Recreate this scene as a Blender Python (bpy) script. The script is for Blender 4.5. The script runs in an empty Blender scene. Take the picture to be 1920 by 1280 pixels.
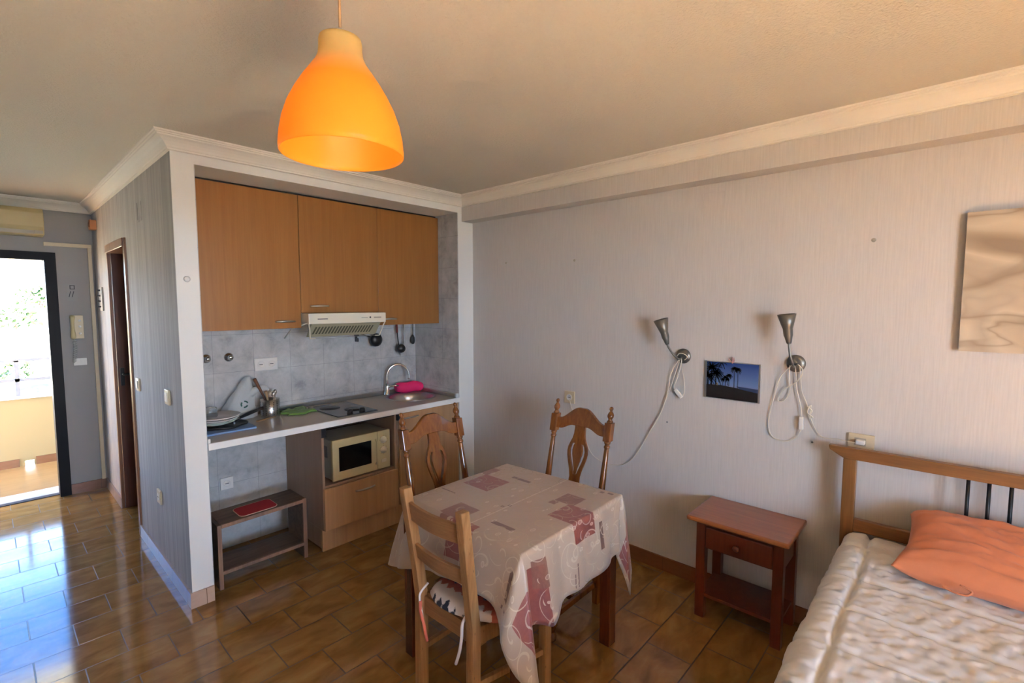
import bpy, bmesh, math, random
from mathutils import Vector, Matrix, noise
random.seed(4)
PI = math.pi
C = bpy.context.scene.collection
S = bpy.context.scene

# ------------------------------------------------------------------ camera
cam = bpy.data.cameras.new('camera')
cam.sensor_width = 36.0
cam.lens = 912.1 / 1920 * 36.0
cam.clip_start = 0.02
cam.clip_end = 500
co = bpy.data.objects.new('camera', cam)
C.objects.link(co)
Fv = Vector((0.73451859, 0.67438948, -0.07537423)).normalized()
Rv = Vector((6.763075e-01, -7.366194e-01, -1.047e-04)).normalized()
Uv = Rv.cross(Fv).normalized()
M = Matrix((Rv, Uv, -Fv)).transposed().to_4x4()
M.translation = Vector((-2.7683, -2.9801, 1.6353))
co.matrix_world = M
S.camera = co

# ------------------------------------------------------------------ colour management
S.view_settings.view_transform = 'Standard'
S.view_settings.look = 'None'
S.view_settings.gamma = 1
S.view_settings.use_curve_mapping = False
S.view_settings.exposure = 1.85

# ------------------------------------------------------------------ world (clear sky)
w = bpy.data.worlds.new('sky')
S.world = w
w.use_nodes = True
nt = w.node_tree
nt.nodes.clear()
tc = nt.nodes.new('ShaderNodeTexCoord')
sp = nt.nodes.new('ShaderNodeSeparateXYZ')
rp = nt.nodes.new('ShaderNodeValToRGB')
bg = nt.nodes.new('ShaderNodeBackground')
wo = nt.nodes.new('ShaderNodeOutputWorld')
nt.links.new(tc.outputs['Generated'], sp.inputs[0])
nt.links.new(sp.outputs['Z'], rp.inputs[0])
nt.links.new(rp.outputs[0], bg.inputs[0])
nt.links.new(bg.outputs[0], wo.inputs[0])
e = rp.color_ramp.elements
e[0].position = 0.0; e[0].color = (0.58, 0.77, 1.0, 1)
e[1].position = 0.40; e[1].color = (0.026, 0.085, 0.235, 1)
k = e.new(0.22); k.color = (0.40, 0.63, 1.0, 1)
bg.inputs['Strength'].default_value = 11.5

# ------------------------------------------------------------------ sun (low, from behind the camera, through the balcony door)
sl = bpy.data.lights.new('sun', 'SUN')
sl.energy = 112.0
sl.angle = math.radians(0.6)
sl.color = (1.0, 0.93, 0.82)
so = bpy.data.objects.new('sun', sl)
so.rotation_euler = (math.radians(90 - 37.5), 0, 0)
C.objects.link(so)

# daylight portals in the two real openings (no light of their own)
def portal(name, loc, rot, sx, sy):
    l = bpy.data.lights.new(name, 'AREA')
    l.shape = 'RECTANGLE'; l.size = sx; l.size_y = sy
    l.cycles.is_portal = True
    o = bpy.data.objects.new(name, l)
    o.location = loc; o.rotation_euler = rot
    C.objects.link(o)
portal('balcony_daylight_portal', (-2.325, -4.87, 1.05), (math.radians(90), 0, 0), 1.25, 2.1)
portal('entry_daylight_portal', (-2.8, 2.85, 1.0), (math.radians(-90), 0, 0), 0.8, 2.0)

# ================================================================== materials
def mat(name, col=(0.8, 0.8, 0.8), rough=0.6, metal=0.0, spec=0.5, **kw):
    m = bpy.data.materials.new(name)
    m.use_nodes = True
    b = m.node_tree.nodes['Principled BSDF']
    b.inputs['Base Color'].default_value = (*col, 1)
    b.inputs['Roughness'].default_value = rough
    b.inputs['Metallic'].default_value = metal
    b.inputs['Specular IOR Level'].default_value = spec
    for k_, v in kw.items():
        b.inputs[k_.replace('_', ' ')].default_value = v
    return m

class NB:
    """small node helper"""
    def __init__(s, m):
        s.t = m.node_tree; s.b = s.t.nodes['Principled BSDF']
    def n(s, typ, **kw):
        x = s.t.nodes.new(typ)
        for k_, v in kw.items():
            setattr(x, k_, v)
        return x
    def link(s, a, b): s.t.links.new(a, b)
    def val(s, sock, v):
        if isinstance(v, (int, float)): sock.default_value = v
        elif isinstance(v, (tuple, list)): sock.default_value = v if len(v) != 3 or sock.type != 'RGBA' else (*v, 1)
        else: s.link(v, sock)
    def math(s, op, a, b=0.0, c=0.0):
        x = s.n('ShaderNodeMath', operation=op)
        s.val(x.inputs[0], a); s.val(x.inputs[1], b); s.val(x.inputs[2], c)
        return x.outputs[0]
    def mix(s, f, a, b, blend='MIX'):
        x = s.n('ShaderNodeMix', data_type='RGBA', blend_type=blend)
        s.val(x.inputs[0], f); s.val(x.inputs[6], a); s.val(x.inputs[7], b)
        return x.outputs[2]
    def noise(s, vec, scale=5, detail=4, rough=0.5, dist=0.0):
        x = s.n('ShaderNodeTexNoise')
        if vec is not None: s.link(vec, x.inputs['Vector'])
        x.inputs['Scale'].default_value = scale; x.inputs['Detail'].default_value = detail
        x.inputs['Roughness'].default_value = rough; x.inputs['Distortion'].default_value = dist
        return x.outputs['Fac']
    def ramp(s, f, stops):
        x = s.n('ShaderNodeValToRGB'); s.link(f, x.inputs[0])
        el = x.color_ramp.elements
        while len(el) < len(stops): el.new(0.5)
        for q, (p_, c_) in zip(el, stops):
            q.position = p_; q.color = (*c_, 1) if len(c_) == 3 else c_
        return x.outputs[0]
    def mapping(s, vec, scale=(1, 1, 1), loc=(0, 0, 0), rot=(0, 0, 0)):
        x = s.n('ShaderNodeMapping'); s.link(vec, x.inputs[0])
        x.inputs['Scale'].default_value = scale; x.inputs['Location'].default_value = loc
        x.inputs['Rotation'].default_value = rot
        return x.outputs[0]
    def obj(s): return s.n('ShaderNodeTexCoord').outputs['Object']
    def pos(s): return s.n('ShaderNodeNewGeometry').outputs['Position']
    def sep(s, v):
        x = s.n('ShaderNodeSeparateXYZ'); s.link(v, x.inputs[0]); return x.outputs
    def comb(s, x_, y_, z_=0.0):
        x = s.n('ShaderNodeCombineXYZ')
        s.val(x.inputs[0], x_); s.val(x.inputs[1], y_); s.val(x.inputs[2], z_)
        return x.outputs[0]
    def bump(s, h, strength=0.3, dist=0.002):
        x = s.n('ShaderNodeBump'); s.link(h, x.inputs['Height'])
        x.inputs['Strength'].default_value = strength; x.inputs['Distance'].default_value = dist
        s.link(x.outputs[0], s.b.inputs['Normal'])
        return x
    def col(s, c): s.val(s.b.inputs['Base Color'], c)
    def rough(s, c): s.val(s.b.inputs['Roughness'], c)

def wood(name, dark, light, axis='z', scale=30, stretch=0.06, rough=0.35, coat=0.0, knots=False, spec=0.5):
    m = mat(name, light, rough, spec=spec)
    if coat: m.node_tree.nodes['Principled BSDF'].inputs['Coat Weight'].default_value = coat
    n = NB(m); v = n.obj()
    sc = {'x': (stretch, 1, 1), 'y': (1, stretch, 1), 'z': (1, 1, stretch)}[axis]
    mv = n.mapping(v, sc)
    f = n.noise(mv, scale, 6, 0.65, 0.8)
    f2 = n.noise(mv, scale * 5, 3, 0.6, 0.2)
    a = n.math('ADD', n.math('MULTIPLY', f, 0.75), n.math('MULTIPLY', f2, 0.25))
    c = n.ramp(a, [(0.32, dark), (0.62, light)])
    if knots:
        vo = n.n('ShaderNodeTexVoronoi'); n.link(n.mapping(v, tuple(q * 7 for q in {'x': (.45, 1, 1), 'y': (1, .45, 1), 'z': (1, 1, .45)}[axis])), vo.inputs['Vector'])
        kf = n.ramp(vo.outputs['Distance'], [(0.0, (1, 1, 1)), (0.13, (0, 0, 0))])
        c = n.mix(n.math('MULTIPLY', kf, 0.8), c, tuple(q * 0.35 for q in dark))
    n.col(c)
    n.bump(a, 0.15, 0.001)
    return m

def wallpaper(name, base, dark, fibre=0.35, streak=False, axis='y'):
    m = mat(name, base, 0.85, spec=0.2)
    n = NB(m); v = n.pos()
    f = n.noise(n.mapping(v, (160, 160, 6)), 1.0, 3, 0.6)
    g = n.noise(n.mapping(v, (1, 1, 1)), 14, 5, 0.6)
    c = n.mix(n.math('MULTIPLY', n.ramp(f, [(0.35, (1, 1, 1)), (0.62, (0, 0, 0))]), fibre), base, dark)
    if streak:
        h = n.noise(n.mapping(v, (30, 30, 0.7)), 1.0, 4, 0.7)
        c = n.mix(n.math('MULTIPLY', n.ramp(h, [(0.40, (1, 1, 1)), (0.60, (0, 0, 0))]), 0.4), c, tuple(q * 0.62 for q in dark))
    n.col(c)
    n.bump(n.math('ADD', n.math('MULTIPLY', f, 1.0), n.math('MULTIPLY', g, 0.5)), 0.5, 0.002)
    return m

MT = {}
MT['wallpaper'] = wallpaper('fibre_wallpaper', (0.60, 0.565, 0.535), (0.47, 0.44, 0.415))
MT['wallpaper_hall'] = wallpaper('aged_fibre_wallpaper', (0.44, 0.43, 0.43), (0.34, 0.33, 0.33), 0.4, True)
MT['white'] = mat('white_wall_paint', (0.74, 0.73, 0.70), 0.7, spec=0.3)
MT['greywall'] = mat('entry_wall_paint', (0.31, 0.30, 0.29), 0.7, spec=0.3)
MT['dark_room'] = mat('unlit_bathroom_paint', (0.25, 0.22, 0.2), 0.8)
def stucco():
    m = mat('ceiling_stucco', (0.76, 0.72, 0.64), 0.9, spec=0.2)
    n = NB(m); v = n.pos()
    f = n.noise(v, 90, 4, 0.6); g = n.noise(v, 1.3, 3, 0.5)
    n.col(n.mix(n.math('MULTIPLY', g, 0.5), (0.66, 0.62, 0.54), (0.60, 0.56, 0.47)))
    n.bump(f, 0.9, 0.005)
    return m
MT['ceiling'] = stucco()
MT['cornice'] = mat('plaster_cornice', (0.78, 0.74, 0.67), 0.6, spec=0.3)

def floor_tiles():
    m = mat('floor_tile', (0.45, 0.27, 0.11), 0.13)
    n = NB(m); v = n.pos()
    X0 = -2.0722 - 0.3119 * 40; Y0 = -0.6055 - 0.2225 * 61
    mv = n.mapping(v, (1, 1, 1), (-X0, -Y0, 0))
    br = n.n('ShaderNodeTexBrick')
    br.offset = 0.5; br.offset_frequency = 2; br.squash = 1.0
    n.link(mv, br.inputs['Vector'])
    br.inputs['Scale'].default_value = 1.0
    br.inputs['Brick Width'].default_value = 0.3119
    br.inputs['Row Height'].default_value = 0.2225
    br.inputs['Mortar Size'].default_value = 0.0028
    br.inputs['Mortar Smooth'].default_value = 0.3
    br.inputs['Color1'].default_value = (0.0, 0.0, 0.0, 1)
    br.inputs['Color2'].default_value = (1, 1, 1, 1)
    br.inputs['Mortar'].default_value = (0.5, 0.5, 0.5, 1)
    # per-tile drift of the clouded glaze
    tint = br.outputs['Color']
    off = n.n('ShaderNodeVectorMath', operation='MULTIPLY_ADD')
    n.link(tint, off.inputs[0]); off.inputs[1].default_value = (13, 7, 5); n.link(v, off.inputs[2])
    f = n.noise(n.mapping(off.outputs[0], (1.0, 2.2, 1)), 5.5, 5, 0.55, 0.6)
    c = n.ramp(f, [(0.30, (0.20, 0.098, 0.028)), (0.52, (0.28, 0.150, 0.045)), (0.72, (0.34, 0.200, 0.072))])
    c = n.mix(n.math('MULTIPLY', tint, 0.22), c, (0.24, 0.115, 0.032))
    c = n.mix(br.outputs['Fac'], c, (0.10, 0.055, 0.025))
    n.col(c)
    n.rough(n.math('ADD', n.math('MULTIPLY', br.outputs['Fac'], 0.3), n.math('ADD', 0.07, n.math('MULTIPLY', f, 0.06))))
    inv = n.math('SUBTRACT', 1.0, br.outputs['Fac'])
    h = n.math('ADD', n.math('MULTIPLY', inv, 1.0), n.math('MULTIPLY', n.noise(v, 3.5, 2, 0.5), 0.12))
    n.bump(h, 0.8, 0.0022)
    return m
MT['floor'] = floor_tiles()

def skirting(name, c1, c2):
    m = mat(name, c1, 0.25)
    n = NB(m); v = n.pos()
    f = n.noise(n.mapping(v, (2, 2, 6)), 6, 4, 0.5, 0.5)
    s_ = n.sep(v)
    j = n.math('ADD', s_[0], s_[1])
    fr = n.math('FRACT', n.math('DIVIDE', n.math('ADD', j, 40.1), 0.312))
    g = n.math('LESS_THAN', fr, 0.008)
    n.col(n.mix(g, n.mix(f, c1, c2), (0.12, 0.06, 0.03)))
    return m
MT['skirting'] = skirting('skirting_tile', (0.17, 0.062, 0.024), (0.24, 0.10, 0.042))
MT['skirting_light'] = skirting('pillar_skirting_tile', (0.50, 0.33, 0.24), (0.60, 0.42, 0.32))
MT['skirting_hall'] = skirting('skirting_reflection_tint', (0.40, 0.30, 0.27), (0.46, 0.36, 0.33))  # same tile, with its greyish reflection put into the colour

def wall_tiles(name, ax):
    m = mat(name, (0.6, 0.6, 0.6), 0.16)
    n = NB(m); v = n.pos(); s_ = n.sep(v)
    f = n.noise(v, 9, 6, 0.68, 0.35)
    f2 = n.noise(v, 2.2, 3, 0.5, 0.5)
    a = n.math('ADD', n.math('MULTIPLY', f, 0.7), n.math('MULTIPLY', f2, 0.3))
    c = n.ramp(a, [(0.34, (0.31, 0.31, 0.31)), (0.46, (0.44, 0.44, 0.435)), (0.62, (0.55, 0.55, 0.54))])
    h = s_[0] if ax == 'x' else s_[1]
    off = 1.27 + 2.5 if ax == 'x' else 2.58 - 0.03
    fx = n.math('FRACT', n.math('DIVIDE', n.math('ADD', h, off), 0.25))
    fz = n.math('FRACT', n.math('DIVIDE', n.math('ADD', s_[2], 2.5 - 1.185), 0.25))
    g = n.math('MAXIMUM', n.math('LESS_THAN', fx, 0.009), n.math('LESS_THAN', fz, 0.009))
    n.col(n.mix(n.math('MULTIPLY', g, 0.8), c, (0.25, 0.25, 0.26)))
    n.bump(n.math('SUBTRACT', 1.0, g), 0.3, 0.001)
    return m
MT['tile_x'] = wall_tiles('marbled_wall_tile', 'x')
MT['tile_y'] = wall_tiles('marbled_wall_tile_side', 'y')

MT['beech'] = wood('beech_veneer', (0.26, 0.105, 0.023), (0.325, 0.140, 0.034), 'z', 26, 0.03, 0.35)
MT['beech_low'] = wood('beech_veneer_pale', (0.36, 0.20, 0.095), (0.45, 0.265, 0.13), 'z', 26, 0.03, 0.4)
MT['beech_side'] = wood('beech_side_panel', (0.28, 0.17, 0.105), (0.34, 0.215, 0.135), 'z', 26, 0.03, 0.45)
MT['carved'] = wood('varnished_carved_wood', (0.10, 0.027, 0.006), (0.23, 0.080, 0.016), 'z', 34, 0.10, 0.2, 0.5)
MT['table_wood'] = wood('dark_red_table_wood', (0.06, 0.014, 0.006), (0.12, 0.032, 0.010), 'z', 34, 0.08, 0.25, 0.3)
MT['pine'] = wood('oiled_pine', (0.21, 0.090, 0.026), (0.38, 0.195, 0.075), 'z', 36, 0.05, 0.45, 0, True)
MT['pine_y'] = wood('oiled_pine_rail', (0.19, 0.085, 0.028), (0.31, 0.150, 0.058), 'y', 36, 0.05, 0.45)
MT['bench'] = wood('weathered_brown_board', (0.05, 0.024, 0.011), (0.14, 0.078, 0.038), 'x', 30, 0.07, 0.6, 0, True)
MT['bench_edge'] = wood('worn_board_edge', (0.16, 0.08, 0.045), (0.25, 0.14, 0.09), 'z', 30, 0.07, 0.6)
MT['honey'] = wood('honey_pine_varnish', (0.20, 0.052, 0.012), (0.30, 0.092, 0.022), 'y', 30, 0.06, 0.28, 0.4)
MT['honey_leg'] = wood('red_pine_varnish', (0.085, 0.014, 0.005), (0.135, 0.028, 0.009), 'z', 30, 0.06, 0.3, 0.3)
MT['headboard'] = wood('antique_pine_rail', (0.14, 0.055, 0.014), (0.25, 0.105, 0.028), 'y', 30, 0.05, 0.4)
MT['headboard_z'] = wood('antique_pine_post', (0.14, 0.055, 0.014), (0.25, 0.105, 0.028), 'z', 30, 0.05, 0.4)
MT['doorwood'] = wood('mahogany_door', (0.040, 0.010, 0.005), (0.085, 0.022, 0.010), 'z', 24, 0.05, 0.35)
MT['casing'] = wood('mahogany_casing', (0.16, 0.07, 0.035), (0.27, 0.13, 0.07), 'z', 24, 0.05, 0.3)
MT['chrome'] = mat('chrome', (0.72, 0.72, 0.72), 0.12, 1.0)
MT['steel'] = mat('brushed_steel', (0.50, 0.50, 0.50), 0.28, 1.0)
MT['nickel'] = mat('satin_nickel', (0.50, 0.46, 0.40), 0.32, 0.9)
MT['lampgrey'] = mat('grey_lacquered_metal', (0.20, 0.185, 0.16), 0.38, 0.7)
MT['blackm'] = mat('black_metal', (0.012, 0.012, 0.014), 0.4, 0.3)
MT['blackp'] = mat('black_plastic', (0.014, 0.013, 0.013), 0.35)
MT['glassblack'] = mat('black_oven_glass', (0.004, 0.004, 0.004), 0.08)
MT['darkframe'] = mat('dark_door_frame', (0.006, 0.006, 0.008), 0.5, spec=0.15)
MT['cream'] = mat('aged_cream_plastic', (0.50, 0.41, 0.21), 0.4)
MT['creamside'] = mat('cream_enamel_case', (0.38, 0.34, 0.27), 0.45)
MT['hood'] = mat('ivory_enamel', (0.74, 0.68, 0.54), 0.4)
MT['hoodslot'] = mat('grille_shadow_grey', (0.10, 0.095, 0.06), 0.7)
MT['hoodgrille'] = mat('greasy_grille', (0.36, 0.33, 0.22), 0.5)
MT['plastic'] = mat('white_plastic', (0.72, 0.70, 0.66), 0.4)
MT['ivory'] = mat('ivory_plastic', (0.60, 0.50, 0.33), 0.4)
MT['cord'] = mat('cream_cable', (0.66, 0.60, 0.48), 0.5)
MT['cord_grey'] = mat('grey_cable', (0.42, 0.41, 0.37), 0.5)
MT['laminate'] = mat('countertop_laminate', (0.40, 0.35, 0.29), 0.3)
MT['laminate_edge'] = mat('white_counter_edge', (0.80, 0.79, 0.76), 0.4)
MT['hob'] = mat('dark_hob_glass', (0.055, 0.062, 0.065), 0.10)
MT['red'] = mat('red_felt', (0.33, 0.008, 0.012), 0.9)
MT['redpiping'] = mat('pink_piping', (0.60, 0.36, 0.26), 0.8)
MT['pink'] = mat('pink_fabric', (0.82, 0.018, 0.15), 0.7)
MT['ceramic'] = mat('glazed_ceramic', (0.62, 0.57, 0.54), 0.15)
MT['ceramicg'] = mat('pale_green_glazed_ceramic', (0.42, 0.50, 0.46), 0.15)
MT['whitecloth'] = mat('white_cotton_tie', (0.68, 0.62, 0.58), 0.9)
MT['redtie'] = mat('rust_cotton_tie', (0.55, 0.14, 0.09), 0.9)
MT['yellowwall'] = mat('ochre_parapet_paint', (0.31, 0.20, 0.08), 0.85)
MT['marble'] = mat('grey_marble_sill', (0.50, 0.52, 0.57), 0.25)
MT['railing'] = mat('painted_iron_railing', (0.20, 0.17, 0.16), 0.5)
MT['orange'] = mat('terracotta_plastic', (0.40, 0.17, 0.07), 0.6)
MT['white_int'] = mat('exterior_render', (0.6, 0.58, 0.53), 0.85)
MT['palewood'] = mat('pale_wood', (0.40, 0.24, 0.12), 0.6)
MT['brownwood'] = mat('brown_wood_handle', (0.12, 0.045, 0.02), 0.5)
MT['paper'] = mat('sticker_paper', (0.30, 0.30, 0.29), 0.6)
MT['ink'] = mat('dark_grey_ink', (0.06, 0.06, 0.07), 0.7)
MT['fleshpink'] = mat('pink_clip_plastic', (0.50, 0.26, 0.23), 0.5)

def fabric(name, c1, c2, sc=60, rough=0.85, bump=0.3, sheen=0.2):
    m = mat(name, c1, rough, spec=0.25)
    m.node_tree.nodes['Principled BSDF'].inputs['Sheen Weight'].default_value = sheen
    n = NB(m); v = n.obj()
    f = n.noise(v, sc, 4, 0.6); g = n.noise(v, 5, 3, 0.5)
    n.col(n.mix(n.math('ADD', n.math('MULTIPLY', f, 0.4), n.math('MULTIPLY', g, 0.5)), c1, c2))
    n.bump(f, bump, 0.002)
    return m
MT['pillow'] = fabric('faded_orange_cotton', (0.66, 0.235, 0.115), (0.56, 0.175, 0.078), 45)
MT['quilt'] = fabric('ivory_quilt_cotton', (0.66, 0.645, 0.63), (0.58, 0.565, 0.55), 30, 0.55, 0.35)
MT['mattress'] = fabric('mattress_ticking', (0.6, 0.6, 0.58), (0.5, 0.5, 0.5))
MT['green'] = fabric('green_dishcloth', (0.15, 0.29, 0.06), (0.11, 0.22, 0.05), 80, 0.9, 0.6)
MT['bluecloth'] = fabric('blue_dish_mat', (0.09, 0.17, 0.36), (0.05, 0.10, 0.24), 60)
MT['bluelight'] = fabric('light_blue_hem', (0.26, 0.40, 0.66), (0.2, 0.32, 0.55), 60)
MT['darkcloth'] = fabric('navy_cloth', (0.02, 0.022, 0.045), (0.035, 0.035, 0.06), 60)

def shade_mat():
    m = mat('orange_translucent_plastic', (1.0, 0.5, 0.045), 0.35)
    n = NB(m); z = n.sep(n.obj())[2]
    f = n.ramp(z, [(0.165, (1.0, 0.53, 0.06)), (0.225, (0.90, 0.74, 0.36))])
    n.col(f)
    tr = n.n('ShaderNodeBsdfTranslucent'); n.link(f, tr.inputs['Color'])
    ms = n.n('ShaderNodeMixShader'); ms.inputs[0].default_value = 0.64
    out = [q for q in m.node_tree.nodes if q.type == 'OUTPUT_MATERIAL'][0]
    n.link(n.b.outputs[0], ms.inputs[1]); n.link(tr.outputs[0], ms.inputs[2]); n.link(ms.outputs[0], out.inputs[0])
    return m
MT['shade'] = shade_mat()

def glass(name, col, rough=0.02, alpha=1.0):
    m = mat(name, col, rough)
    b = m.node_tree.nodes['Principled BSDF']
    b.inputs['Transmission Weight'].default_value = 1.0
    b.inputs['IOR'].default_value = 1.3
    return m
MT['glass'] = glass('clear_glass', (0.9, 0.92, 0.92))
MT['window_glass'] = glass('window_glass', (1, 1, 1))
MT['window_glass'].node_tree.nodes['Principled BSDF'].inputs['IOR'].default_value = 1.05
def bagmat():
    m = mat('thin_white_polythene', (0.78, 0.80, 0.78), 0.3)
    n = NB(m)
    n.val(n.b.inputs['Alpha'], 0.50)
    n.bump(n.noise(n.obj(), 22, 5, 0.6, 1.5), 0.8, 0.01)
    return m
MT['bag'] = bagmat()

# ---- tablecloth: satin with squares, bars and leafy scrolls, laid out on the flat cloth (UV in metres)
def cloth_mat():
    m = mat('satin_tablecloth', (0.6, 0.5, 0.42), 0.38, spec=0.9)
    n = NB(m)
    n.b.inputs['Sheen Weight'].default_value = 0.15
    uv = n.n('ShaderNodeUVMap').outputs[0]
    s_ = n.sep(uv); u, v = s_[0], s_[1]
    def rect(cx, cy, hx, hy, soft=0.0):
        a = n.math('LESS_THAN', n.math('ABSOLUTE', n.math('SUBTRACT', u, cx)), hx)
        b = n.math('LESS_THAN', n.math('ABSOLUTE', n.math('SUBTRACT', v, cy)), hy)
        return n.math('MULTIPLY', a, b)
    base = (0.50, 0.385, 0.29)
    f = n.noise(uv, 5, 3, 0.5)
    c = n.mix(f, (0.43, 0.325, 0.245), (0.35, 0.26, 0.19))
    reds = [(-1.085, -1.26, .082, .085), (-1.10, -1.83, .078, .105), (-1.535, -1.52, .085, .075),
            (-1.62, -2.02, .07, .09), (-.62, -1.98, .06, .10), (-1.03, -.93, .08, .09), (-1.44, -2.04, .05, .12)]
    browns = [(-.957, -1.143, .052, .043), (-.975, -1.70, .052, .052), (-1.40, -1.415, .062, .062), (-1.42, -1.95, .04, .05),
              (-1.05, -1.66, .02, .018), (-1.47, -1.40, .02, .025), (-.55, -1.78, .045, .05)]
    bars = [(-.938, -1.365, .012, .060), (-1.380, -1.655, .012, .060), (-.977, -1.96, .012, .060), (-1.62, -1.85, .06, .012), (-1.285, -1.20, .004, .05),
            (-1.24, -1.52, .008, .008), (-1.215, -1.54, .008, .008), (-.80, -1.76, .010, .010), (-.79, -1.80, .008, .014), (-1.71, -1.83, .007, .007), (-1.71, -1.86, .007, .007),
            (-1.175, -2.06, .004, .05), (-1.195, -2.08, .003, .03)]
    def any_(L):
        r = rect(*L[0])
        for q in L[1:]: r = n.math('MAXIMUM', r, rect(*q))
        return r
    wv = n.noise(n.mapping(uv, (3, 3, 1)), 9, 4, 0.6, 2.0)
    c = n.mix(n.math('MULTIPLY', any_(reds), 0.92), c, n.mix(wv, (0.16, 0.015, 0.012), (0.28, 0.052, 0.038)))
    c = n.mix(n.math('MULTIPLY', any_(browns), 0.92), c, n.mix(wv, (0.14, 0.045, 0.03), (0.25, 0.095, 0.065)))
    c = n.mix(n.math('MULTIPLY', any_(bars), 0.9), c, (0.115, 0.045, 0.035))
    # scrolls: a spiral in every cell
    def scroll(scale, lo, kk, width, sx):
        vo = n.n('ShaderNodeTexVoronoi'); vo.inputs['Scale'].default_value = scale; vo.inputs['Randomness'].default_value = 0.6
        mv = n.mapping(uv, (1, 1, 1), lo)
        n.link(mv, vo.inputs['Vector'])
        sc_ = n.n('ShaderNodeVectorMath', operation='SCALE'); n.link(mv, sc_.inputs[0]); sc_.inputs['Scale'].default_value = 1.0
        d = n.n('ShaderNodeVectorMath', operation='SUBTRACT'); n.link(sc_.outputs[0], d.inputs[0]); n.link(vo.outputs['Position'], d.inputs[1])
        ds = n.sep(d.outputs[0])
        ang = n.math('MULTIPLY', n.math('ARCTAN2', ds[1], n.math('MULTIPLY', ds[0], sx)), 1.0)
        r = vo.outputs['Distance']
        rr = n.math('MULTIPLY', r, kk)
        w_ = n.math('COSINE', n.math('ADD', ang, rr))
        line = n.math('GREATER_THAN', w_, n.math('SUBTRACT', 1.0, n.math('DIVIDE', width, n.math('ADD', n.math('POWER', r, 2.0), 0.02))))
        inside = n.math('LESS_THAN', r, 0.62)
        return n.math('MULTIPLY', line, inside)
    sm = n.math('MAXIMUM', scroll(9.0, (0, 0, 0), 17.0, 0.006, 1.0), scroll(6.5, (.37, .21, 0), 13.0, 0.004, -1.0))
    # leaves
    vo = n.n('ShaderNodeTexVoronoi'); vo.inputs['Scale'].default_value = 11
    n.link(n.mapping(uv, (1, 1.7, 1), (.2, .13, 0), (0, 0, .7)), vo.inputs['Vector'])
    lf = n.math('LESS_THAN', vo.outputs['Distance'], 0.17)
    lf2 = n.math('LESS_THAN', vo.outputs['Distance'], 0.12)
    leaf = n.math('SUBTRACT', lf, n.math('MULTIPLY', lf2, 0.6))
    pat = n.math('MAXIMUM', sm, n.math('MULTIPLY', leaf, 0.7))
    c = n.mix(n.math('MULTIPLY', pat, 0.55), c, (0.72, 0.63, 0.50))
    # fold creases
    cr = n.math('LESS_THAN', n.math('ABSOLUTE', n.math('SUBTRACT', v, -1.54)), 0.0035)
    c = n.mix(n.math('MULTIPLY', cr, 0.5), c, (0.66, 0.57, 0.46))
    n.col(c)
    n.rough(n.math('SUBTRACT', 0.40, n.math('MULTIPLY', pat, 0.15)))
    n.bump(n.noise(uv, 9, 4, 0.5, 1.0), 0.25, 0.01)
    return m
MT['cloth'] = cloth_mat()

def cushion_mat():
    m = mat('printed_cushion_cotton', (0.6, 0.5, 0.45), 0.9)
    n = NB(m); v = n.obj(); s_ = n.sep(v)
    zig = n.math('PINGPONG', n.math('MULTIPLY', s_[1], 1.0), 0.022)
    k_ = n.math('ADD', n.math('MULTIPLY', s_[0], 1.0), n.math('ADD', n.math('MULTIPLY', zig, 0.9), n.math('MULTIPLY', n.noise(v, 28, 4, 0.7), 0.05)))
    fr = n.math('FRACT', n.math('DIVIDE', n.math('ADD', k_, 2.1895), 0.15))
    c = n.ramp(fr, [(0.0, (0.60, 0.52, 0.48)), (0.10, (0.60, 0.50, 0.46)), (0.13, (0.47, 0.13, 0.085)), (0.36, (0.42, 0.10, 0.07)), (0.40, (0.10, 0.12, 0.20)), (0.46, (0.015, 0.017, 0.025)), (0.64, (0.02, 0.02, 0.03)), (0.68, (0.62, 0.54, 0.5)), (1.0, (0.60, 0.5, 0.46))])
    m.node_tree.nodes[-1]
    n.col(c)
    n.bump(n.noise(v, 40, 3, 0.5), 0.3, 0.003)
    return m
MT['cushion'] = cushion_mat()

def canvas_mat():
    m = mat('beige_canvas_print', (0.5, 0.4, 0.3), 0.8)
    n = NB(m); v = n.obj()
    mv = n.mapping(v, (1, 1.2, 2.4), (0, .3, .2), (.5, 0, 0))
    f = n.noise(mv, 1.3, 2, 0.35, 0.9)
    g = n.noise(mv, 0.9, 2, 0.4, 1.0)
    c = n.ramp(f, [(0.30, (0.24, 0.17, 0.11)), (0.40, (0.40, 0.31, 0.21)), (0.48, (0.56, 0.47, 0.35)), (0.53, (0.42, 0.34, 0.25)), (0.60, (0.60, 0.50, 0.37)), (0.75, (0.50, 0.41, 0.30))])
    c = n.mix(n.math('MULTIPLY', g, 0.3), c, (0.5, 0.42, 0.32))
    q = n.noise(n.mapping(v, (1, 1.3, 2.0), (2, .7, 1.2), (.9, 0, 0)), 1.5, 2, 0.4, 1.2)
    cre = n.ramp(n.math('ABSOLUTE', n.math('SUBTRACT', q, 0.5)), [(0.0, (1, 1, 1)), (0.018, (0.35, .35, .35)), (0.05, (0, 0, 0))])
    c = n.mix(n.math('MULTIPLY', cre, 0.6), c, (0.20, 0.14, 0.09))
    n.col(c)
    n.bump(n.noise(v, 300, 2, 0.5), 0.1, 0.001)
    return m
MT['canvas'] = canvas_mat()

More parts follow.
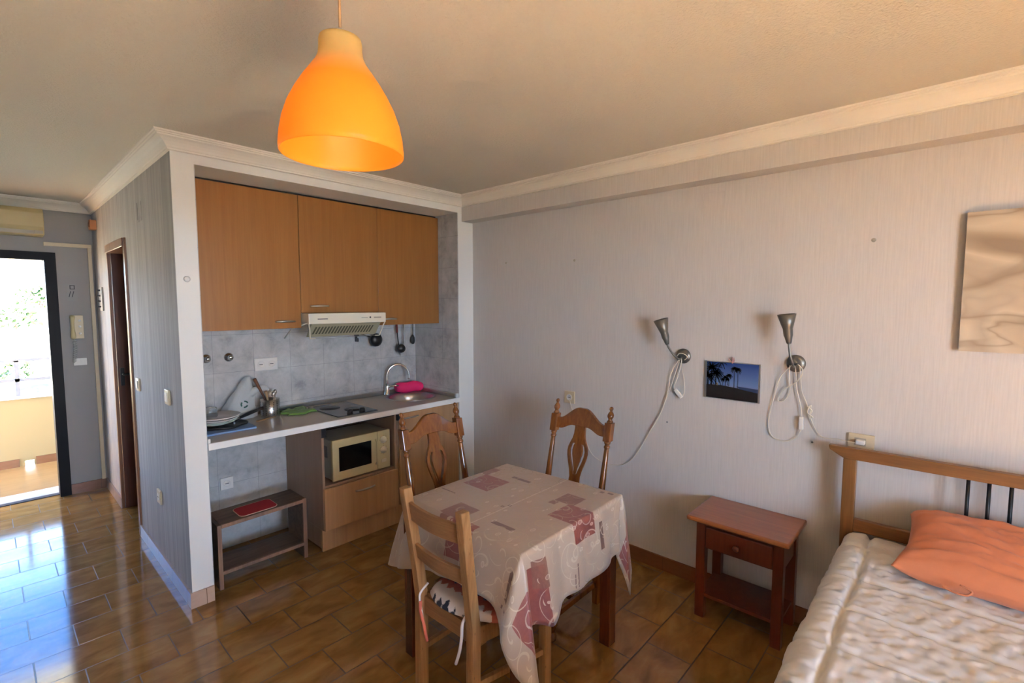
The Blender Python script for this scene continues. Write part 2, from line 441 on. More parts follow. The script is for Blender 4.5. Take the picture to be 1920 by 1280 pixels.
def print_sky():
    m = mat('photo_print_sky', (0.05, 0.1, 0.3), 0.12)
    n = NB(m); z = n.sep(n.obj())[2]
    c = n.ramp(n.math('MULTIPLY', z, 5.0), [(0.30, (0.20, 0.17, 0.20)), (0.42, (0.12, 0.20, 0.40)), (1.0, (0.018, 0.050, 0.20))])
    n.col(c)
    return m
MT['printsky'] = print_sky()
MT['printdark'] = mat('photo_print_dark', (0.006, 0.007, 0.010), 0.12)
MT['printground'] = mat('photo_print_ground', (0.014, 0.012, 0.012), 0.12)
MT['printsea'] = mat('photo_print_sea', (0.03, 0.05, 0.11), 0.12)
MT['printlight'] = mat('photo_print_highlight', (0.30, 0.22, 0.13), 0.12)

def outdoor(name, c1, c2, sc=0.6):
    m = mat(name, c1, 0.95)
    n = NB(m)
    n.col(n.mix(n.noise(n.pos(), sc, 6, 0.65), c1, c2))
    return m
MT['hill'] = outdoor('dry_hillside', (0.28, 0.25, 0.19), (0.20, 0.20, 0.13), 0.35)
MT['south'] = outdoor('darkened_south_ground', (0.10, 0.12, 0.07), (0.16, 0.16, 0.11), 0.3)  # unseen ground, darkened to dim the light bounced into the room
MT['leftwall'] = mat('left_wall_paint', (0.40, 0.37, 0.34), 0.8)
MT['leaf'] = outdoor('green_foliage', (0.018, 0.045, 0.012), (0.04, 0.075, 0.02), 3)

# ================================================================== mesh helpers
def T(v): return Vector(v)
def box(bm, x0, x1, y0, y1, z0, z1, mi=0):
    vs = [bm.verts.new((x, y, z)) for z in (z0, z1) for y in (y0, y1) for x in (x0, x1)]
    q = [(0, 2, 3, 1), (4, 5, 7, 6), (0, 1, 5, 4), (2, 6, 7, 3), (0, 4, 6, 2), (1, 3, 7, 5)]
    for f in q:
        fc = bm.faces.new([vs[i] for i in f]); fc.material_index = mi
    return vs
def beam(bm, a, b, w_, h_, up=(0, 0, 1), mi=0):
    """box from a to b, width w_ sideways, height h_ along up"""
    a, b = T(a), T(b); d = (b - a).normalized(); up = T(up)
    s_ = d.cross(up).normalized(); u = s_.cross(d).normalized()
    vs = []
    for p in (a, b):
        for i, j in ((-1, -1), (1, -1), (1, 1), (-1, 1)):
            vs.append(bm.verts.new(p + s_ * (i * w_ / 2) + u * (j * h_ / 2)))
    for f in [(3, 2, 1, 0), (4, 5, 6, 7)] + [(i, (i + 1) % 4, 4 + (i + 1) % 4, 4 + i) for i in range(4)]:
        bm.faces.new([vs[i] for i in f]).material_index = mi
def smooth_pts(pts, n=6):
    P = [T(p) for p in pts]; out = []
    for i in range(len(P) - 1):
        p0 = P[max(i - 1, 0)]; p1 = P[i]; p2 = P[i + 1]; p3 = P[min(i + 2, len(P) - 1)]
        for k_ in range(n):
            t = k_ / n
            out.append(0.5 * ((2 * p1) + (p2 - p0) * t + (2 * p0 - 5 * p1 + 4 * p2 - p3) * t * t + (3 * p1 - p0 - 3 * p2 + p3) * t ** 3))
    out.append(P[-1])
    return out
def tube(bm, pts, r, seg=8, mi=0, cap=True, smooth=True):
    P = [T(p) for p in pts]; R_ = r if isinstance(r, (list, tuple)) else [r] * len(P)
    prev = None; rings = []
    for i, p in enumerate(P):
        d = (P[min(i + 1, len(P) - 1)] - P[max(i - 1, 0)])
        d = d.normalized() if d.length > 1e-9 else Vector((0, 0, 1))
        if prev is None:
            s_ = d.cross(Vector((0.13, 0.27, 0.95)))
            if s_.length < 0.1: s_ = d.cross(Vector((1, 0, 0)))
        else:
            s_ = prev - d * prev.dot(d)
        s_.normalize(); prev = s_; u = d.cross(s_)
        rings.append([bm.verts.new(p + (s_ * math.cos(2 * PI * k_ / seg) + u * math.sin(2 * PI * k_ / seg)) * R_[i]) for k_ in range(seg)])
    for a, b in zip(rings, rings[1:]):
        for k_ in range(seg):
            f = bm.faces.new((a[k_], a[(k_ + 1) % seg], b[(k_ + 1) % seg], b[k_])); f.material_index = mi; f.smooth = smooth
    if cap:
        bm.faces.new(rings[0][::-1]).material_index = mi
        bm.faces.new(rings[-1]).material_index = mi
def lathe(bm, prof, c=(0, 0, 0), ax=(0, 0, 1), seg=24, mi=0, smooth=True, capa=True, capb=True):
    """profile [(r, h)] spun about axis ax through c"""
    ax = T(ax).normalized(); c = T(c)
    s_ = ax.cross(Vector((0, 1, 0.01)));
    if s_.length < 0.1: s_ = ax.cross(Vector((1, 0, 0)))
    s_.normalize(); u = ax.cross(s_)
    rings = []
    for r, h in prof:
        rings.append([bm.verts.new(c + ax * h + (s_ * math.cos(2 * PI * k_ / seg) + u * math.sin(2 * PI * k_ / seg)) * max(r, 1e-4)) for k_ in range(seg)])
    for a, b in zip(rings, rings[1:]):
        for k_ in range(seg):
            f = bm.faces.new((a[k_], a[(k_ + 1) % seg], b[(k_ + 1) % seg], b[k_])); f.material_index = mi; f.smooth = smooth
    if capa: bm.faces.new(rings[0][::-1]).material_index = mi
    if capb: bm.faces.new(rings[-1]).material_index = mi
def prism(bm, poly, axis, t0, t1, mi=0, smooth=False):
    """2-D polygon extruded along axis; poly coords are the two other axes in xyz order"""
    def P(p, t): return {'x': (t, p[0], p[1]), 'y': (p[0], t, p[1]), 'z': (p[0], p[1], t)}[axis]
    a = [bm.verts.new(P(p, t0)) for p in poly]; b = [bm.verts.new(P(p, t1)) for p in poly]
    n_ = len(poly)
    bm.faces.new(a).material_index = mi
    bm.faces.new(b[::-1]).material_index = mi
    for i in range(n_):
        f = bm.faces.new((a[i], b[i], b[(i + 1) % n_], a[(i + 1) % n_])); f.material_index = mi; f.smooth = smooth
def holed(bm, outers, holes, th, xf):
    """flat plate with holes: curve fill -> mesh; xf maps (u, v, w) to position"""
    cu = bpy.data.curves.new('tmp', 'CURVE'); cu.dimensions = '2D'; cu.fill_mode = 'BOTH'; cu.extrude = th / 2
    for L in outers + holes:
        s_ = cu.splines.new('POLY'); s_.points.add(len(L) - 1); s_.use_cyclic_u = True
        for p, q in zip(s_.points, L): p.co = (q[0], q[1], 0, 1)
    o = bpy.data.objects.new('tmp', cu); C.objects.link(o)
    dg = bpy.context.evaluated_depsgraph_get(); dg.update()
    me = bpy.data.meshes.new_from_object(o.evaluated_get(dg))
    n0 = len(bm.verts); bm.from_mesh(me); bm.verts.ensure_lookup_table()
    for v in bm.verts[n0:]: v.co = T(xf(v.co.x, v.co.y, v.co.z))
    bpy.data.objects.remove(o); bpy.data.curves.remove(cu); bpy.data.meshes.remove(me)
def ssm(t): t = max(0, min(1, t)); return t * t * (3 - 2 * t)

def build(name, bm, mats, parent=None, bevel=0.0, label=None, cat=None, group=None, kind=None, smooth_angle=None, subsurf=0, solid=0.0, seg=2, keep=False):
    root = parent
    while root is not None and root.parent is not None: root = root.parent
    if not keep: bmesh.ops.recalc_face_normals(bm, faces=bm.faces[:])
    org = None
    if root is not None:
        bmesh.ops.translate(bm, verts=bm.verts[:], vec=-Vector(root.location))
    elif kind != 'structure' and len(bm.verts):
        xs = [v.co for v in bm.verts]
        org = Vector(((min(c.x for c in xs) + max(c.x for c in xs)) / 2, (min(c.y for c in xs) + max(c.y for c in xs)) / 2, min(c.z for c in xs)))
        bmesh.ops.translate(bm, verts=bm.verts[:], vec=-org)
    me = bpy.data.meshes.new(name); bm.to_mesh(me); bm.free()
    for m in (mats if isinstance(mats, (list, tuple)) else [mats]): me.materials.append(MT[m] if isinstance(m, str) else m)
    o = bpy.data.objects.new(name, me); C.objects.link(o)
    if org is not None: o.location = org
    if parent is not None: o.parent = parent
    if solid:
        md = o.modifiers.new('solid', 'SOLIDIFY'); md.thickness = solid; md.offset = -1
    if bevel:
        md = o.modifiers.new('bevel', 'BEVEL'); md.width = bevel; md.segments = seg; md.limit_method = 'ANGLE'; md.angle_limit = math.radians(40)
    if subsurf:
        md = o.modifiers.new('sub', 'SUBSURF'); md.levels = subsurf; md.render_levels = subsurf
    tag(o, label, cat, group, kind)
    return o
def tag(o, label=None, cat=None, group=None, kind=None):
    if label: o['label'] = label
    if cat: o['category'] = cat
    if group: o['group'] = group
    if kind: o['kind'] = kind
def thing(name, loc, label, cat, group=None, rz=0.0):
    o = bpy.data.objects.new(name, None); C.objects.link(o)
    o.empty_display_size = 0.05
    o.location = loc; o.rotation_euler = (0, 0, rz)
    tag(o, label, cat, group)
    return o
def B(): return bmesh.new()
def boxes(*L):
    bm = B()
    for q in L: box(bm, *q)
    return bm
def struct(name, bm, m, parent=None, bevel=0.0, label=None):
    return build(name, bm, m, parent, bevel, label=label, kind='structure' if parent is None else None)
def copy_tree(o, parent=None):
    c = o.copy(); C.objects.link(c)
    if parent is not None: c.parent = parent
    for ch in [q for q in bpy.data.objects if q.parent == o]: copy_tree(ch, c)
    return c

H = 2.49
# ================================================================== the room shell
struct('floor', boxes((-3.65, 0.15, -4.95, 2.66, -0.12, 0)), 'floor', label='glossy ochre brick-bond floor tiles running through the room')
struct('ceiling', boxes((-3.65, 0.15, -4.95, 2.9, H, H + 0.12)), 'ceiling', label='cream stucco ceiling over the whole room')
struct('wall_right', boxes((0, 0.15, -4.95, 0.7, 0, H)), 'wallpaper', label='pale fibre wallpapered wall behind the bed and nightstand')
struct('wall_right_beam', boxes((-0.12, 0, -4.8, 0.0, 2.30, H)), 'wallpaper', label='shallow ceiling beam along the top of the bed wall')
struct('wall_left', boxes((-3.65, -3.5, -4.95, 2.9, 0, H)), 'leftwall')
struct('wall_back', boxes((-3.5, -2.95, -4.95, -4.8, 0, H), (-1.70, 0, -4.95, -4.8, 0, H), (-2.95, -1.70, -4.95, -4.8, 2.1, H)), 'white')
struct('wall_hall', boxes((-2.08, -1.98, 0, 1.225, 0, H), (-2.08, -1.98, 1.91, 2.6, 0, H), (-2.08, -1.98, 1.225, 1.91, 2.05, H)), 'wallpaper_hall', label='streaky grey wallpapered side wall of the hallway')
# thin painted end face of the hall wall = the white pillar beside the kitchen
struct('wall_pillar_left', boxes((-2.081, -1.979, -0.006, 0.0, 0.0, H)), 'white', label='white painted end of the wall left of the kitchen')
struct('wall_pillar_right', boxes((-0.16, 0.0, 0.0, 0.6, 0, H)), 'white', label='narrow white pillar between kitchen and bed wall')
struct('wall_kitchen_back', boxes((-1.98, 0.0, 0.588, 0.70, 0, H)), 'white')
struct('wall_tiles_back', boxes((-1.98, -0.16, 0.58, 0.588, 0, 2.365)), 'tile_x', label='grey marbled wall tiles behind the kitchen counter')
struct('wall_tiles_right', boxes((-0.166, -0.16, 0.0, 0.58, 0, 2.365)), 'tile_y', label='grey marbled tiles on the right side of the kitchen recess')
struct('wall_tiles_left', boxes((-1.98, -1.974, 0.0, 0.58, 0, 2.365)), 'tile_y')
struct('wall_kitchen_header', boxes((-1.98, -0.16, 0.0, 0.588, 2.365, H)), 'white', label='white header over the kitchen recess')
struct('wall_entry', boxes((-2.325, -0.9, 2.6, 2.9, 0, H), (-3.5, -3.2, 2.6, 2.9, 0, H), (-3.2, -2.325, 2.6, 2.9, 2.067, H)), 'greywall', label='grey entry wall around the open front door')
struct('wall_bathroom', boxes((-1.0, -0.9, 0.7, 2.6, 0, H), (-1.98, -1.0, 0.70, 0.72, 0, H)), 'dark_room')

def crown_profile():
    # (out from wall, down from ceiling)
    return [(0, 0), (0.080, 0), (0.080, 0.008), (0.074, 0.010), (0.074, 0.016), (0.066, 0.018), (0.066, 0.024), (0.052, 0.030), (0.036, 0.042), (0.024, 0.056), (0.018, 0.066), (0.014, 0.068), (0.014, 0.076), (0.0, 0.078)]
def crown(name, path, flip, label=None):
    """sweep along a plan polyline with mitred corners; room lies on the side `flip`"""
    bm = B(); P = [Vector((p[0], p[1])) for p in path]; rings = []
    pr = crown_profile()
    for i, p in enumerate(P):
        ns = []
        if i > 0: d = (P[i] - P[i - 1]).normalized(); ns.append(Vector((-d.y, d.x)) * flip)
        if i < len(P) - 1: d = (P[i + 1] - P[i]).normalized(); ns.append(Vector((-d.y, d.x)) * flip)
        if len(ns) == 2:
            nn = (ns[0] + ns[1]); nn = nn / nn.dot(ns[0])
        else: nn = ns[0]
        rings.append([bm.verts.new((p.x + nn.x * o_, p.y + nn.y * o_, H - d_)) for o_, d_ in pr])
    for a, b in zip(rings, rings[1:]):
        for k_ in range(len(pr)):
            j = (k_ + 1) % len(pr)
            bm.faces.new((a[k_], a[j], b[j], b[k_]))
    bm.faces.new(rings[0][::-1]); bm.faces.new(rings[-1])
    return struct(name, bm, 'cornice', label=label)
crown('trim_1', [(-3.5, 2.6), (-2.08, 2.6), (-2.08, -0.006), (-0.12, -0.006), (-0.12, -4.8)], -1, 'stepped plaster cornice round hall, kitchen front and bed wall')
crown('trim_2', [(-0.12, -4.8), (-3.5, -4.8), (-3.5, 2.6)], -1)

bb = 0.085
struct('baseboard_right', boxes((-0.012, 0, -4.8, 0.0, 0, bb)), 'skirting', label='terracotta tile baseboard along the bed wall')
struct('baseboard_pillar', boxes((-2.092, -1.979, -0.018, -0.006, 0, bb)), 'skirting_light', label='light tile baseboard on the white pillar end')
struct('baseboard_hall', boxes((-2.092, -2.08, -0.006, 1.225, 0, bb), (-2.092, -2.08, 1.91, 2.6, 0, bb)), 'skirting_hall', label='tile baseboard along the grey hall wall')
struct('baseboard_entry', boxes((-2.325, -2.092, 2.588, 2.6, 0, bb)), 'skirting', label='brown tile baseboard on the entry wall beside the door')
struct('baseboard_left', boxes((-3.5, -3.488, -4.8, 2.6, 0, bb)), 'skirting')
struct('baseboard_kitchen', boxes((-0.16, -0.0, -0.012, 0.0, 0, bb)), 'skirting')

# entry door opening: dark frame, sill strips
d = struct('door_1', boxes((-2.397, -2.325, 2.585, 2.72, 0, 2.067), (-3.2, -3.128, 2.585, 2.72, 0, 2.067), (-3.128, -2.397, 2.585, 2.72, 2.0, 2.067)), 'darkframe', label='dark frame of the open front door')
build('threshold', boxes((-3.2, -2.325, 2.66, 2.72, -0.1, 0.006)), 'blackm', d)
build('sill', boxes((-3.2, -2.325, 2.72, 2.93, -0.1, 0.004)), 'marble', d)
# bathroom doorway in the hall wall
d = struct('door_2', boxes((-2.092, -1.975, 1.205, 1.235, 0, 2.09), (-2.088, -1.975, 1.90, 1.93, 0, 2.09), (-2.10, -1.975, 1.235, 1.90, 2.03, 2.09), (-2.094, -1.985, 1.225, 1.24, 0, 2.03)), 'casing', label='open brown door and casing in the grey hall wall', bevel=0.004)
build('door_leaf', boxes((-2.07, -1.32, 1.862, 1.90, 0.01, 2.03)), 'doorwood', d, 0.003)
bm = B(); box(bm, -2.055, -2.03, 1.852, 1.862, 1.0, 1.14); tube(bm, [(-2.04, 1.855, 1.09), (-2.04, 1.82, 1.09), (-1.96, 1.82, 1.09)], 0.008)
build('door_handle', bm, 'blackm', d)

# balcony door behind the camera: frame with a glazed sliding leaf
d = struct('window_1', boxes((-2.95, -2.90, -4.92, -4.82, 0, 2.1), (-1.75, -1.70, -4.92, -4.82, 0, 2.1), (-2.90, -1.75, -4.92, -4.82, 2.05, 2.1)), 'plastic')

# ---------------------------------------------------------------- balcony behind (south) and gallery in front (north)
struct('floor_balcony', boxes((-5.0, 1.0, -6.4, -4.95, -0.12, -0.01)), 'skirting')
struct('wall_balcony_parapet', boxes((-5.0, 1.0, -6.4, -6.3, -0.12, 1.0)), 'white_int')  # unseen; raised so less direct sun reaches the balcony floor
struct('ceiling_balcony', boxes((-5.0, 1.0, -6.4, -4.95, H, H + 0.12), (-5.0, 1.0, -6.4, -6.3, 2.12, H)), 'white_int')  # unseen roof; front drop added to cut off the higher sunlight
def gallery_floor():
    m = wood('gallery_floor_tile', (0.22, 0.115, 0.038), (0.29, 0.165, 0.065), 'x', 9, 0.25, 0.35)
    return m
MT['gfloor'] = gallery_floor()
struct('floor_gallery', boxes((-6.0, 1.0, 2.9, 4.07, -0.12, 0)), 'gfloor', label='orange tiled walkway outside the front door')
struct('ceiling_gallery', boxes((-6.0, 1.0, 2.9, 4.07, 2.3, 2.42)), 'white_int')  # unseen slab added to shade the walkway and bound the reflected sky
bm = boxes((-6.0, -2.550, 3.95, 4.07, 0, 0.69), (-2.480, 1.0, 3.95, 4.07, 0, 0.69), (-2.550, -2.480, 3.95, 4.07, 0.05, 0.69))
struct('wall_gallery', bm, 'yellowwall', label='ochre parapet outside the front door')
struct('trim_3', boxes((-6.0, 1.0, 3.93, 4.09, 0.69, 0.715)), 'white_int', label='pale coping on the ochre parapet')
struct('baseboard_gallery', boxes((-6.0, -2.590, 3.938, 3.95, 0, 0.08), (-2.470, 1.0, 3.938, 3.95, 0, 0.08)), 'skirting', label='brown tile baseboard of the parapet with a drain gap')
t = thing('railing', (-2.5, 4.0, 0.715), 'thin brown metal railing on the ochre parapet', 'railing')
bm = B()
for z_ in (0.875, 1.075): beam(bm, (-6, 4.0, z_), (1, 4.0, z_), 0.03, 0.03)
build('rail', bm, 'railing', t)
for x_ in (-4.4, -3.48, -2.56, -1.64): build('post', boxes((x_ - 0.017, x_ + 0.017, 3.985, 4.015, 0.715, 1.075)), 'railing', t)

# ---------------------------------------------------------------- hillside beyond
def terrain():
    bm = B(); nx, ny = 60, 50; V = []
    for j in range(ny):
        r_ = []
        for i in range(nx):
            x = -60 + 120 * i / (nx - 1); y = 6 + (j / (ny - 1)) ** 1.6 * 120
            z = -5.5 + 9.0 * ssm((y - 12) / 80) + 1.3 * noise.noise(Vector((x * .06, y * .06, 3)))
            r_.append(bm.verts.new((x, y, z)))
        V.append(r_)
    for j in range(ny - 1):
        for i in range(nx - 1):
            f = bm.faces.new((V[j][i], V[j][i + 1], V[j + 1][i + 1], V[j + 1][i])); f.smooth = True
    return bm
g = struct('ground_hillside', terrain(), 'hill', label='sun-bleached hillside seen through the open front door')
struct('ground_south', boxes((-60, 60, -80, -6.4, -6, -5.8)), 'south')
def shrub(name, c, r, label, seed, m='leaf'):
    t = thing(name, (c[0], c[1], c[2] - r), label, 'shrub')
    rnd = random.Random(seed)
    bm = B()
    for k_ in range(260):
        a = rnd.uniform(0, 2 * PI); b = rnd.uniform(-0.4, 1) * PI / 2; q = r * rnd.uniform(0.55, 1)
        p = Vector((math.cos(a) * math.cos(b) * q * 1.3, math.sin(a) * math.cos(b) * q, math.sin(b) * q * 0.8)) + Vector(c)
        s_ = r * rnd.uniform(0.12, 0.22)
        n_ = Vector((rnd.uniform(-1, 1), rnd.uniform(-1, 1), rnd.uniform(-1, 1))).normalized(); u = n_.orthogonal().normalized(); w2 = n_.cross(u)
        vs = [bm.verts.new(p + u * s_ * math.cos(2 * PI * i / 5) + w2 * s_ * 0.6 * math.sin(2 * PI * i / 5)) for i in range(5)]
        bm.faces.new(vs)
    build('foliage', bm, m, t)
    bm = B(); tube(bm, [(c[0], c[1], c[2] - r * 1.3), (c[0] + r * .05, c[1], c[2])], r * 0.1)
    build('trunk', bm, 'brownwood', t)
shrub('shrub', (-1.75, 28.0, 0.95), 0.75, 'round green bush on the hillside, left of the door frame', 3)
shrub('shrub', (-0.75, 31.0, 1.9), 0.8, 'taller green tree on the hillside, nearest the door frame', 5)
shrub('shrub', (-2.1, 22.0, -0.8), 0.5, 'low green bush just above the railing', 8)
t = thing('house', (-2.0, 34, 2.3), 'tiny red roofed house on the hill skyline', 'house')
build('wall', boxes((-2.5, -1.4, 34, 35, 2.2, 2.75)), 'white_int', t)
bm = B(); prism(bm, [(-2.65, 2.75), (-1.25, 2.75), (-1.95, 3.15)], 'y', 33.9, 35.1); build('roof', bm, 'redtie', t)

# ================================================================== kitchen
# upper cabinets
def handle_h(parent, x0, x1, y, z, m='nickel', name='handle'):
    bm = B(); L = x1 - x0
    pts = [(x0 + L * k_ / 10, y - 0.004 - 0.020 * math.sin(PI * k_ / 10) ** 0.8, z + 0.002 * math.sin(PI * k_ / 10)) for k_ in range(11)]
    tube(bm, pts, [0.0045 + 0.003 * math.sin(PI * k_ / 10) for k_ in range(11)], 8)
    return build(name, bm, m, parent, label='curved satin metal handle')
def upper(x0, x1, z0, label, hx):
    t = thing('wall_cabinet', ((x0 + x1) / 2, 0.41, z0), label, 'cabinet', 'beech wall cabinets')
    zt = 2.350
    build('body', boxes((x0 + .001, x0 + .017, .26, .578, z0, zt), (x1 - .017, x1 - .001, .26, .578, z0, zt), (x0 + .017, x1 - .017, .26, .578, z0, z0 + .016), (x0 + .017, x1 - .017, .26, .578, zt - .016, zt), (x0 + .017, x1 - .017, .570, .578, z0 + .016, zt - .016)), 'beech', t)
    dr = build('door', boxes((x0 + .0015, x1 - .0015, .24, .258, z0, zt - 0.002)), 'beech', t, 0.0015)
    handle_h(dr, hx[0], hx[1], .24, z0 + hx[2])
    return t
upper(-1.973, -1.331, 1.481, 'widest beech wall cabinet beside the white pillar', (-1.50, -1.375, 0.045))
upper(-1.331, -0.745, 1.580, 'shorter middle beech wall cabinet above the cooker hood', (-1.27, -1.14, 0.045))
upper(-0.745, -0.168, 1.481, 'right-hand beech wall cabinet in the kitchen corner', (-0.70, -0.59, 0.045))
struct('gap_shade', boxes((-1.974, -0.166, 0.275, 0.30, 2.351, 2.365)), 'blackp', label='dark strip standing for the shaded gap above the wall cabinets')  # black strip in place of the shade inside the gap

# cooker hood
t = thing('cooker_hood', (-1.04, 0.35, 1.51), 'ivory slimline cooker hood under the middle wall cabinet', 'cooker hood')
x0, x1 = -1.328, -0.748
build('body', boxes((x0 + .01, x1 - .01, .17, .572, 1.515, 1.578)), 'hood', t, 0.003)
build('front_panel', boxes((x0, x1, .140, .172, 1.508, 1.5785)), 'hood', t, 0.003)
bm = boxes((x0 + .06, x0 + .13, .1385, .141, 1.538, 1.543)); build('maker_mark', bm, 'ink', t, label='faint grey lettering, too small to read')
bm = B(); lathe(bm, [(0.0, -.004), (.006, -.004), (.006, 0), (0, .002)], (x1 - .13, .138, 1.546), (0, -1, 0), 12)
build('switch', bm, 'blackp', t)
build('control_label', boxes((x1 - .20, x1 - .15, .1385, .141, 1.543, 1.547)), 'creamside', t)
build('control_label', boxes((x1 - .10, x1 - .04, .1385, .141, 1.540, 1.549)), 'creamside', t)
# tilted grille behind a hinged flap frame
bm = B()
def gp(u, w_, off=0.0): # u 0..1 across, w_ 0 top..1 bottom
    return Vector((x0 + .03 + (x1 - x0 - .06) * u, 0.165 + .075 * w_ + off, 1.506 - .088 * w_ + off * .5))
a = [gp(0, 0), gp(1, 0), gp(1, 1), gp(0, 1)]
vs = [bm.verts.new(p) for p in a] + [bm.verts.new(p + Vector((0, .01, .004))) for p in a]
for f in [(3, 2, 1, 0), (4, 5, 6, 7)] + [(i, (i + 1) % 4, 4 + (i + 1) % 4, 4 + i) for i in range(4)]: bm.faces.new([vs[i] for i in f])
build('grille_back', bm, 'hoodgrille', t)
bm = B()
for k_ in range(20):
    u0 = 0.05 + k_ * 0.043
    a = [gp(u0 + .018, .22, -.0015), gp(u0 + .040, .22, -.0015), gp(u0 + .022, .78, -.0015), gp(u0, .78, -.0015)]
    vs = [bm.verts.new(p) for p in a] + [bm.verts.new(p + Vector((0, .002, .001))) for p in a]
    for f in [(3, 2, 1, 0), (4, 5, 6, 7)] + [(i, (i + 1) % 4, 4 + (i + 1) % 4, 4 + i) for i in range(4)]: bm.faces.new([vs[i] for i in f])
build('grille_slots', bm, 'hoodslot', t)
for nm, xx, sg in (('flap_arm', x0 + .004, 1), ('flap_arm', x1 - .004, -1)):
    bm = B(); tube(bm, [(xx, .150, 1.508), (xx + sg * .012, .165, 1.47), (xx + sg * .022, .185, 1.418), (xx + sg * .024, .19, 1.410), (xx + sg * .06, .19, 1.411)], .0045, 6)
    build(nm, bm, 'hood', t)
bm = B(); tube(bm, [(x0 - .002, .17, 1.512), (x0 - .002, .40, 1.47), (x0 - .002, .52, 1.40)], .0045, 6); build('flap_arm', bm, 'hood', t)
bm = B(); tube(bm, [(x0 + .05, .19, 1.411), (x1 - .05, .19, 1.412)], .0022, 6); build('flap_edge', bm, 'steel', t)

# countertop with upstand, hob, sink
t = thing('countertop', (-1.07, .29, .845), 'grey-beige kitchen worktop with white front edge', 'countertop')
def slab_with_hole():
    cx, cy, r = -.41, .315, .178
    o_ = [(-1.973, .003), (-.167, .003), (-.167, .578), (-1.973, .578)]
    hl = [(cx + r * math.cos(2 * PI * k_ / 48), cy + r * math.sin(2 * PI * k_ / 48)) for k_ in range(48)]
    bm = B(); holed(bm, [o_], [hl], .036, lambda u, v, w_: (u, v, .862 + w_)); return bm
build('slab', slab_with_hole(), 'laminate', t)
build('front_edge', boxes((-1.973, -.157, -.010, .003, .842, .880)), 'laminate_edge', t, .002)
build('upstand', boxes((-1.973, -.167, .556, .578, .880, .912)), 'steel', t, .003)
build('upstand', boxes((-.190, -.167, .02, .556, .880, .912)), 'steel', t, .003)
build('end_cap', boxes((-1.973, -1.960, -.004, .012, .880, .905)), 'plastic', t, .003)
build('end_cap', boxes((-.192, -.165, .0, .02, .880, .914)), 'plastic', t, .003)

t = thing('hob', (-1.04, .27, .880), 'dark glass two-ring hob set in the worktop', 'hob')
build('glass_plate', boxes((-1.19, -.885, .055, .50, .8802, .886)), 'hob', t, .002)
for c in ((-1.09, .36), (-.985, .20)):
    bm = B(); lathe(bm, [(.070, .886), (.070, .888), (.0, .888)], (c[0], c[1], 0), seg=32)
    build('hot_plate', bm, 'blackp', t)
for c in ((-1.075, .10), (-.985, .095)):
    bm = B(); lathe(bm, [(.021, .886), (.019, .905), (.014, .912), (0, .913)], (c[0], c[1], 0), seg=18)
    build('knob', bm, 'blackp', t)

t = thing('sink', (-.41, .315, .72), 'round stainless steel sink bowl at the worktop corner', 'sink')
bm = B(); lathe(bm, [(.202, .8805), (.202, .884), (.190, .885), (.176, .880), (.168, .84), (.158, .76), (.12, .735), (.03, .728), (.0, .728)], (-.41, .315, 0), seg=48, capa=False)
build('bowl', bm, 'steel', t, keep=True)
bm = B(); lathe(bm, [(.03, .729), (.03, .733), (.02, .734), (0, .732)], (-.41, .315, 0), seg=20); build('drain', bm, 'chrome', t)
t = thing('tap', (-.50, .53, .88), 'chrome swan-neck mixer tap over the round sink', 'tap')
fx, fy = -.505, .52
bm = B(); lathe(bm, [(.027, .8805), (.025, .89), (.019, .90), (.019, .955), (.015, .97), (0, .972)], (fx, fy, 0), seg=20); build('base', bm, 'chrome', t)
bm = B(); pts = [(fx, fy, .96)]
for k_ in range(17):
    a = PI - k_ / 16 * (PI * 1.08)
    q = .095 + .095 * math.cos(a)
    pts.append((fx + q * .92, fy - q * .35, 1.03 + .105 * math.sin(a)))
tube(bm, smooth_pts(pts, 2), .0095, 10); build('spout', bm, 'chrome', t)
bm = B(); tube(bm, [(fx + .01, fy - .01, .95), (fx + .05, fy - .045, .962), (fx + .075, fy - .06, .955)], [.009, .007, .006], 8); build('lever', bm, 'chrome', t)
bm = B(); pts = [(-.42 + .24 * k_ / 12, .52 - .05 * k_ / 12, .927 + .004 * math.sin(k_)) for k_ in range(13)]
tube(bm, pts, [.030, .040, .043, .045, .046, .046, .045, .046, .046, .044, .044, .040, .028], 18)
build('rolled_cloth', bm, 'pink', label='bright pink rolled cloth lying behind the sink', cat='cloth')

# green cloth (crumpled sheet)
bm = B(); V = []
def inq(u, v, Q): # bilinear quad
    return (Q[0] * (1 - u) + Q[1] * u) * (1 - v) + (Q[3] * (1 - u) + Q[2] * u) * v
Q = [Vector((-1.40, .33, 0)), Vector((-1.20, .33, 0)), Vector((-1.215, .53, 0)), Vector((-1.40, .50, 0))]
for j in range(19):
    r_ = []
    for i in range(19):
        u, v = i / 18, j / 18; p = inq(u, v, Q)
        p += Vector((.018 * math.sin(v * 9), .018 * math.sin(u * 8 + 1), 0)) * (1 if (i in (0, 18) or j in (0, 18)) else .7)
        z = .884 + .012 + .011 * noise.noise(Vector((u * 5, v * 5, 1))) + .006 * noise.noise(Vector((u * 12, v * 12, 4)))
        if i in (0, 18) or j in (0, 18): z = .8835 + .003 * abs(noise.noise(Vector((u * 12, v * 12, 4))))
        r_.append(bm.verts.new((p.x, p.y, z)))
    V.append(r_)
for j in range(18):
    for i in range(18):
        f = bm.faces.new((V[j][i], V[j][i + 1], V[j + 1][i + 1], V[j + 1][i])); f.smooth = True
build('dishcloth', bm, 'green', label='crumpled green dishcloth beside the hob', cat='dishcloth', solid=.002)

